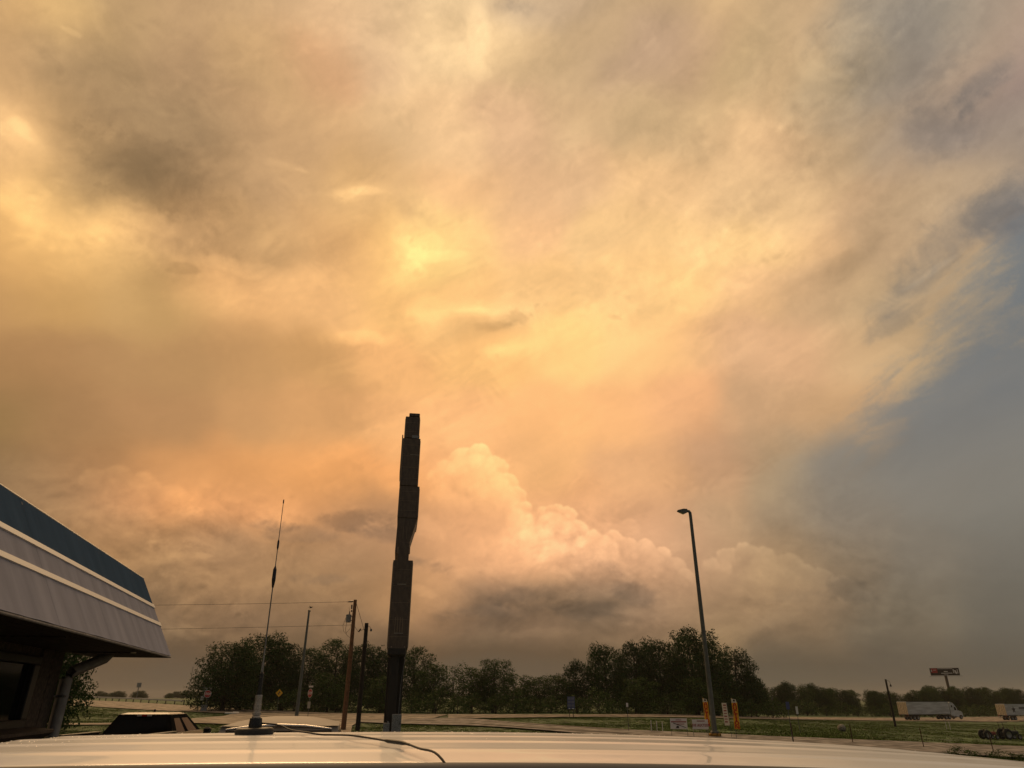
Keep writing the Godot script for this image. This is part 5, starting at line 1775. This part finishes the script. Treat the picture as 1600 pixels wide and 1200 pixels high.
func stop_sign(label: String, at: Vector3, turn: float, mid: float, across: float, street: bool) -> void:
	var t := thing("stop_sign", label, "road sign", at, turn, "stop signs")
	var st := mb()
	post(st, 0.0, 0.0, mid + across * 0.55)
	obj("post", st, M.steel, t)
	var ring := func(r: float) -> PackedVector2Array:
		var out := PackedVector2Array()
		for i in 8:
			var a := TAU * (i + 0.5) / 8
			out.append(Vector2(cos(a) * r, mid + sin(a) * r))
		return out
	st = mb()
	prism(st, ring.call(across * 0.54), 0.035, 0.05)
	var face := obj("sign_face", st, M.white_sign, t)
	st = mb()
	prism(st, ring.call(across * 0.50), 0.05, 0.056)
	obj("red_field", st, M.sign_red, face)
	text("lettering", "STOP", across * 0.34, Vector3(0, mid, 0.062), M.white_sign, face, 0.0, 0.85)
	if street:
		st = mb()
		box(st, Vector3(0.02, mid + across * 0.78, 0.03), Vector3(across * 0.95, across * 0.2, 0.02))
		obj("street_name_plate", st, M.white_sign, t)
		st = mb()
		box(st, Vector3(0, mid - across * 1.35, 0.03), Vector3(across * 0.62, across * 0.78, 0.02))
		obj("lower_plate", st, M.sign_back, t)


func build_signs() -> void:
	var st: SurfaceTool
	var t: Node3D
	stop_sign("stop sign on the grass tip beside white boards at the far junction", on_land(-46.3, -113.5), 0.25, 2.45, 1.0, false)
	stop_sign("narrower stop sign with street name plate between lamp pole and utility pole", on_land(-23.6, -87.3), -0.75, 2.75, 0.92, true)
	# white boards and the back of another sign behind the first stop sign
	t = thing("route_sign", "white route boards on two posts just behind the first stop sign", "road sign", on_land(-47.6, -116.0), 0.3)
	posts(t, [[-0.3, 3.2], [0.45, 3.4]], 0.035, M.steel)
	for q in [[-0.22, 2.85, 0.75, 0.95], [0.45, 3.25, 0.65, 0.35], [-0.40, 1.85, 0.5, 0.6]]:
		st = mb()
		box(st, Vector3(q[0], q[1], 0.05), Vector3(q[2], q[3], 0.02))
		obj("board", st, M.white_sign, t)
	t = thing("control_box", "blue-grey roadside control box at the foot of the first stop sign", "utility box", on_land(-47.2, -115.2), 0.2)
	st = mb()
	cbox(st, Vector3(0, 0.42, 0), Vector3(0.85, 0.9, 0.5), 0.03)
	obj("cabinet", st, M.box_grey, t)
	st = mb()
	cbox(st, Vector3(0, 0.90, 0), Vector3(0.95, 0.06, 0.6), 0.02)
	obj("lid", st, M.steel, t)
	t = thing("warning_sign", "yellow diamond warning sign on a thin post before the grove", "road sign", on_land(-37.9, -121.4), 0.28)
	st = mb()
	post(st, 0.0, 0.0, 3.1)
	obj("post", st, M.dull_steel, t)
	st = mb()
	var diamond := PackedVector2Array([Vector2(0, 3.35), Vector2(0.56, 2.75), Vector2(0, 2.15), Vector2(-0.56, 2.75)])
	prism(st, diamond, 0.04, 0.055)
	obj("sign_face", st, M.sign_yellow, t)
	st = mb()
	box(st, Vector3(-0.03, 2.74, 0.058), Vector3(0.10, 0.5, 0.008))
	box(st, Vector3(0.10, 2.86, 0.058), Vector3(0.22, 0.09, 0.009))
	box(st, Vector3(-0.14, 2.64, 0.058), Vector3(0.18, 0.09, 0.0095))
	obj("symbol", st, M.ink, t)
	# blue logo sign
	t = thing("logo_sign", "blue highway logo sign on two posts in front of the trees", "road sign", on_land(7.8, -99.0), -0.05)
	posts(t, [[-0.24, 1.5], [0.24, 1.5]], 0.05, M.wood_post)
	st = mb()
	cbox(st, Vector3(0, 1.72, 0.06), Vector3(0.98, 1.50, 0.03), 0.01)
	obj("panel", st, M.sign_blue, t)
	for i in 2:
		for j in 3:
			st = mb()
			box(st, Vector3(-0.23 + i * 0.46, 2.24 - j * 0.42, 0.079), Vector3(0.38, 0.30, 0.008))
			obj("logo_plate", st, M.sign_plate, t)
	st = mb()
	for i in 2:
		box(st, Vector3(-0.25 + i * 0.48, 1.05, 0.079), Vector3(0.20 + i * 0.1, 0.10, 0.008))
	obj("arrow_plate", st, M.white_sign, t)
	# small marker signs
	for q in [["small white marker sign on a thin post in the middle of the verge", on_land(8.8, -57.4), 1.95, Vector2(0.16, 0.28), "white_sign", 0.1], ["narrow white marker sign beside the dark one near the field", on_land(23.6, -62.4), 1.95, Vector2(0.22, 0.56), "white_sign", 0.35], ["dark blue-grey sign on a post close to the frontage road", on_land(16.8, -45.8), 2.2, Vector2(0.24, 0.42), "sign_blue", 0.3]]:
		t = thing("marker_sign", q[0], "road sign", q[1], q[5], "marker signs")
		st = mb()
		post(st, 0.0, 0.0, q[2], 0.022)
		obj("post", st, M.dull_steel, t)
		st = mb()
		box(st, Vector3(0, q[2] - q[3].y * 0.5, 0.03), Vector3(q[3].x, q[3].y, 0.015))
		obj("plate", st, M[q[4]], t)
	t = thing("roadside_board", "tall narrow brownish board on two posts beyond the highway", "road sign", on_land(60.4, -174.0), 0.9)
	posts(t, [[-0.3, 2.0], [0.3, 2.0]], 0.06, M.wood_post)
	st = mb()
	box(st, Vector3(0, 2.9, 0.08), Vector3(1.1, 2.3, 0.04))
	obj("board", st, M.wood_post, t)
	# feather flags
	var flags := [["yellow feather flag with red letters next to the light pole", on_land(12.95, -50.8), 0.0], ["yellow feather flag with red letters standing free right of the pole", on_land(13.6, -46.4), 0.0]]
	for q in flags:
		t = thing("feather_flag", q[0], "flag", q[1], -0.18, "auction feather flags")
		st = mb()
		rod(st, Vector3(0.04, -0.2, 0), Vector3(0.0, 2.36, 0), 0.014, 6)
		obj("pole", st, M.steel, t)
		st = mb()
		var rows := 14
		for i in rows:
			for j in 4:
				var pp := []
				for w in [[i, j], [i + 1, j], [i + 1, j + 1], [i, j + 1]]:
					var v: float = w[0] / float(rows)
					var wide := 0.33 * sqrt(clampf((1.0 - v) * 7.0, 0.0, 1.0))
					var u: float = w[1] / 4.0
					pp.append(Vector3(-0.015 - (0.33 - wide) * 0.0 + u * wide - 0.0, 0.62 + v * 1.72, 0.02 + 0.02 * sin(v * 9.0 + u * 2.0)))
				flat(st, pp, Vector3(0, 0, 1))
		var cloth := obj("cloth", st, M.flag_yellow, t)
		st = mb()
		slab(st, Vector3(-0.02, 2.08, 0.036), Vector3(0.29, 2.08, 0.036), Vector3(0.25, 2.27, 0.036), Vector3(-0.01, 2.30, 0.036), 0.01, Vector3(0, 0, 1))
		obj("top_patch", st, M.flag_white, cloth)
		st = mb()
		lathe(st, [Vector2(0.06, 0.0), Vector2(0.06, 0.012), Vector2(0.0, 0.012)], 12, Transform3D(Basis(Vector3(1, 0, 0), PI / 2), Vector3(0.14, 2.2, 0.046)))
		obj("emblem", st, M.ink, cloth)
		var word := "AUCTION"
		for i in 7:
			text("letter", word[i], 0.2, Vector3(0.15, 1.97 - i * 0.205, 0.056), M.flag_red, cloth, 0.0, 1.5)
	t = thing("banner_flag", "white banner flag with faded print behind the light pole", "flag", on_land(13.9, -49.6), -0.22)
	st = mb()
	rod(st, Vector3(0.35, -0.2, 0), Vector3(0.30, 2.1, 0), 0.014, 6)
	obj("pole", st, M.dull_steel, t)
	st = mb()
	slab(st, Vector3(0.0, 0.72, 0.02), Vector3(0.33, 0.72, 0.02), Vector3(0.26, 2.05, 0.02), Vector3(-0.04, 2.05, 0.02), 0.012, Vector3(0, 0, 1))
	obj("cloth", st, M.flag_white, t)
	st = mb()
	for i in 7:
		box(st, Vector3(0.13, 1.92 - i * 0.165, 0.037), Vector3(0.18, 0.07 if i % 2 == 0 else 0.045, 0.008))
	obj("faded_print", st, M.ink_red, t)
	# two yard banners
	for k in 2:
		t = thing("yard_banner", ["white yard banner with red print and a drawing, nearer the white stakes", "white yard banner reading live auction against the light pole"][k], "banner", [on_land(10.9, -49.6), on_land(12.15, -49.0)][k], -0.12, "auction yard banners")
		posts(t, [[-0.50 if k == 0 else 0.46, 1.1], [0.52 if k == 0 else -0.46, 0.9]], 0.016, M.dull_steel)
		st = mb()
		cbox(st, Vector3(0, 0.78, 0.03), Vector3(1.08 if k == 0 else 1.0, 0.62 if k == 0 else 0.56, 0.02), 0.006)
		var sheet := obj("sheet", st, M.white_sign, t)
		st = mb()
		if k == 0:
			box(st, Vector3(0.0, 1.0, 0.045), Vector3(0.36, 0.04, 0.008))
			box(st, Vector3(0.0, 0.89, 0.045), Vector3(0.98, 0.065, 0.008))
			box(st, Vector3(0.1, 0.76, 0.045), Vector3(0.5, 0.035, 0.008))
			obj("print", st, M.ink_red, sheet)
			st = mb()
			slab(st, Vector3(-0.34, 0.84, 0.042), Vector3(0.46, 0.56, 0.042), Vector3(0.46, 0.53, 0.042), Vector3(-0.36, 0.80, 0.042), 0.008, Vector3(0, 0, 1))
			slab(st, Vector3(-0.2, 0.52, 0.042), Vector3(0.0, 0.52, 0.042), Vector3(0.0, 0.64, 0.042), Vector3(-0.14, 0.66, 0.042), 0.009, Vector3(0, 0, 1))
			obj("drawing", st, M.ink, sheet)
		else:
			box(st, Vector3(0.05, 0.97, 0.045), Vector3(0.5, 0.05, 0.008))
			obj("print", st, M.ink_red, sheet)
			text("lettering", "LIVE AUCTION", 0.16, Vector3(0, 0.72, 0.048), M.ink_red, sheet, 0.0, 0.82)
	# billboard far beyond the highway
	t = thing("billboard", "dark billboard with a red square on one pole above the far trees", "billboard", on_land(176.2, -300.0) + Vector3(0, 4.68, 0), -0.42)
	t.scale = Vector3(0.7, 0.7, 0.7)
	st = mb()
	rod(st, Vector3(0, -9, 0), Vector3(0, 13.65, 0), 0.75, 14)
	obj("pole", st, M.bronze, t)
	st = mb()
	cbox(st, Vector3(0, 15.6, 0), Vector3(14.8, 4.0, 0.6), 0.1)
	var board := obj("board", st, M.bronze_deep, t)
	st = mb()
	box(st, Vector3(0, 13.2, 0.9), Vector3(17.0, 0.14, 1.3))
	obj("catwalk", st, M.dull_steel, t)
	st = mb()
	box(st, Vector3(-5.2, 16.2, 0.34), Vector3(3.2, 2.4, 0.04))
	obj("red_square", st, M.sign_red, board)
	st = mb()
	box(st, Vector3(-6.6, 16.2, 0.38), Vector3(0.45, 1.0, 0.03))
	box(st, Vector3(-5.0, 16.5, 0.38), Vector3(1.4, 0.2, 0.03))
	box(st, Vector3(0.4, 17.2, 0.34), Vector3(7.6, 0.3, 0.03))
	box(st, Vector3(0.6, 15.7, 0.34), Vector3(2.0, 0.45, 0.03))
	box(st, Vector3(0.9, 14.8, 0.34), Vector3(5.6, 0.42, 0.03))
	box(st, Vector3(0.4, 13.9, 0.34), Vector3(2.0, 0.3, 0.03))
	box(st, Vector3(4.5, 15.8, 0.34), Vector3(0.5, 2.2, 0.03))
	box(st, Vector3(5.5, 15.4, 0.34), Vector3(0.9, 2.0, 0.03), Basis(Vector3(0, 0, 1), 0.3))
	box(st, Vector3(6.5, 15.7, 0.34), Vector3(0.45, 2.2, 0.03))
	obj("pale_print", st, M.white_sign, board)


func build_field() -> void:
	var st: SurfaceTool
	var t: Node3D
	var rust := [[-23.6, -74.2, 0.16, "shorter"], [-23.25, -74.0, 0.16, "shorter"], [-22.1, -73.6, 0.5, "taller"], [-21.4, -73.6, 0.54, "taller"]]
	for k in 4:
		var q: Array = rust[k]
		t = thing("rusty_bollard", ["shortest rusty stub, outermost by the junction edge", "second short rusty stub by the junction edge", "first of the two upright rusty bollards by the drive", "rusty bollard nearest the grey lamp pole"][k], "bollard", on_land(q[0], q[1]), 0.0, "rusty bollards by the drive")
		st = mb()
		lathe(st, [Vector2(0.0, q[2] + 0.02), Vector2(0.05, q[2]), Vector2(0.06, q[2] - 0.04), Vector2(0.06, -0.2)], 10)
		obj("tube", st, M.rust, t)
	for k in 3:
		t = thing("white_stake", ["white stake farthest from the yard banners", "middle one of the three white stakes", "white stake next to the yard banner"][k], "stake", on_land(10.45 + k * 0.42, -57.0), 0.0, "white stakes on the verge")
		st = mb()
		cbox(st, Vector3(0, 0.3, 0), Vector3(0.05, 0.95 - 0.08 * k, 0.04), 0.008)
		obj("stake", st, M.white_sign, t)
	for k in 2:
		t = thing("white_stake", ["left one of the two thin white stakes below the truck", "right one of the two thin white stakes below the truck"][k], "stake", on_land(60.6 + k * 0.5, -106.0), 0.0, "white stakes below the truck")
		st = mb()
		cbox(st, Vector3(0, 0.4, 0), Vector3(0.06, 1.1, 0.04), 0.008)
		obj("stake", st, M.white_sign, t)
	var spots := [[16.5, -44.9], [20.9, -47.0], [23.9, -44.6], [26.0, -41.6]]
	for k in 4:
		t = thing("steel_post", ["thin steel post beside the dark blue-grey sign", "second thin steel post along the frontage road, below the pale rock", "third thin steel post along the frontage road, below the first truck", "thin steel post nearest the tractors"][k], "post", on_land(spots[k][0], spots[k][1]), 0.4, "steel posts along the frontage road")
		st = mb()
		box(st, Vector3(0, 0.45, 0), Vector3(0.035, 1.2, 0.012))
		box(st, Vector3(0, 0.45, 0.02), Vector3(0.012, 1.198, 0.03))
		obj("post", st, M.rust, t)
	# pale rock in the field
	t = thing("boulder", "pale rounded boulder lying in the grass of the field", "rock", on_land(32.0, -73.8), 0.4)
	st = mb()
	var n := fbm(44, 1.6, 3)
	var at := func(i: int, j: int) -> Vector3:
		var a := TAU * i / 18.0
		var b := PI * (j / 10.0)
		var d := Vector3(cos(a) * sin(b), cos(b), sin(a) * sin(b))
		return d * Vector3(0.40, 0.34, 0.34) * (1.0 + 0.28 * n.get_noise_3dv(d)) + Vector3(0, 0.24, 0)
	for i in 18:
		for j in 10:
			var p := [at.call(i, j), at.call(i + 1, j), at.call(i + 1, j + 1), at.call(i, j + 1)]
			var m := []
			for v in p:
				m.append((v - Vector3(0, 0.24, 0)).normalized())
			tri(st, p[0], p[1], p[2], m[0], m[1], m[2])
			tri(st, p[0], p[2], p[3], m[0], m[2], m[3])
	obj("stone", st, M.rock, t)
	# weeds at the edge of the lot
	var r := RandomNumberGenerator.new()
	r.seed = 77
	for k in 9:
		tree("weed_clump", 4, 19.6 + k * 0.75 + r.randf_range(-0.2, 0.2), -33.4 - r.randf_range(0.0, 0.8), r.randf_range(0.35, 0.7), 1.7, "low weeds at the edge of the lot behind the end of the white roof", "weeds at the edge of the lot")
	# guardrail on the ramp
	t = thing("guardrail", "pale steel guardrail along the far side of the climbing ramp", "guardrail", Vector3.ZERO)
	var line := []
	for q in [[-190, -272], [-160, -244], [-122, -203.5], [-100, -182], [-84, -167], [-66, -150.5]]:
		line.append(Vector2(q[0], q[1]))
	var pts := resampled(line, 40)
	var path := []
	for q in pts:
		path.append(on_land(q.x, q.y) + Vector3(0, 0.72, 0))
	st = mb()
	for i in path.size() - 1:
		var a: Vector3 = path[i]
		var b: Vector3 = path[i + 1]
		var side := (b - a).cross(Vector3.UP).normalized()
		for w in [[-0.16, 0.0, -0.08, 0.05], [-0.08, 0.05, 0.0, 0.0], [0.0, 0.0, 0.08, 0.05], [0.08, 0.05, 0.16, 0.0]]:
			flat(st, [a + Vector3(0, w[0], 0) + side * w[1], b + Vector3(0, w[0], 0) + side * w[1], b + Vector3(0, w[2], 0) + side * w[3], a + Vector3(0, w[2], 0) + side * w[3]], side)
	obj("rail", st, M.guard, t)
	for i in range(0, path.size(), 1):
		st = mb()
		box(st, path[i] + Vector3(0.1, -0.35, -0.1), Vector3(0.16, 1.0, 0.16))
		obj("rail_post", st, M.wood_post, t)
	# far skyline marks
	t = thing("skyline_sign", "tiny pale sign on a pole on the skyline beyond the ramp", "sign", on_land(-206.0, -410.0), 0.3)
	st = mb()
	rod(st, Vector3(0, -1, 0), Vector3(0, 5.6, 0), 0.22, 8)
	obj("pole", st, M.steel, t)
	st = mb()
	cbox(st, Vector3(0, 6.6, 0), Vector3(2.2, 2.4, 0.4), 0.05)
	obj("panel", st, M.box_grey, t)
	t = thing("radio_mast", "hair thin radio mast on the skyline beside the grove", "mast", on_land(-330.0, -760.0))
	st = mb()
	for k in 3:
		var o := Vector3(cos(k * 2.1), 0, sin(k * 2.1)) * 0.35
		rod(st, o, o + Vector3(0, 30, 0), 0.07, 5)
	for y in 20:
		for k in 3:
			rod(st, Vector3(cos(k * 2.1), 0, sin(k * 2.1)) * 0.35 + Vector3(0, y * 1.5, 0), Vector3(cos((k + 1) * 2.1), 0, sin((k + 1) * 2.1)) * 0.35 + Vector3(0, y * 1.5 + 1.5, 0), 0.04, 4)
	obj("lattice", st, M.steel, t)


func _ready() -> void:
	var t0 := Time.get_ticks_msec()
	var cam := Camera3D.new()
	cam.name = "camera"
	cam.fov = 59.02
	cam.near = 0.05
	cam.far = 6000.0
	add_child(cam)
	cam.position = Vector3(0, EYE, 0)
	cam.rotation_degrees.x = 24.9
	cam.current = true
	var env := Environment.new()
	env.background_mode = Environment.BG_SKY
	env.sky = make_sky()
	env.sky_rotation = Vector3(0, PI, 0)
	env.tonemap_mode = Environment.TONE_MAPPER_LINEAR
	env.tonemap_exposure = 1.0
	env.fog_enabled = true
	env.fog_density = 0.00016
	env.fog_light_color = Color(0.78, 0.76, 0.72)
	env.sdfgi_enabled = true
	env.ssao_enabled = true
	env.ssil_enabled = true
	var world := WorldEnvironment.new()
	world.environment = env
	add_child(world)
	var sun := DirectionalLight3D.new()
	sun.name = "sun"
	sun.light_energy = 0.38
	sun.light_color = Color(1.0, 0.82, 0.6)
	sun.light_angular_distance = 30.0
	sun.shadow_enabled = true
	add_child(sun)
	sun.rotation_degrees = Vector3(-32, 200, 0)
	print("sky ", Time.get_ticks_msec() - t0)
	make_materials()
	build_ground()
	build_grass()
	build_trees()
	print("woods ", Time.get_ticks_msec() - t0)
	build_shop()
	build_pylon()
	build_poles()
	build_white_van()
	build_beige_car()
	build_pickup()
	semi_truck("white box semi truck with rear doors painted warmly lit on the far highway", on_land(95.0, -183.0), 0.46, false)
	semi_truck("white semi trailer with a dark star, cut off by the picture edge", on_land(133.5, -205.5), 0.42, true)
	build_tractors()
	build_signs()
	build_field()
	print("done ", Time.get_ticks_msec() - t0)
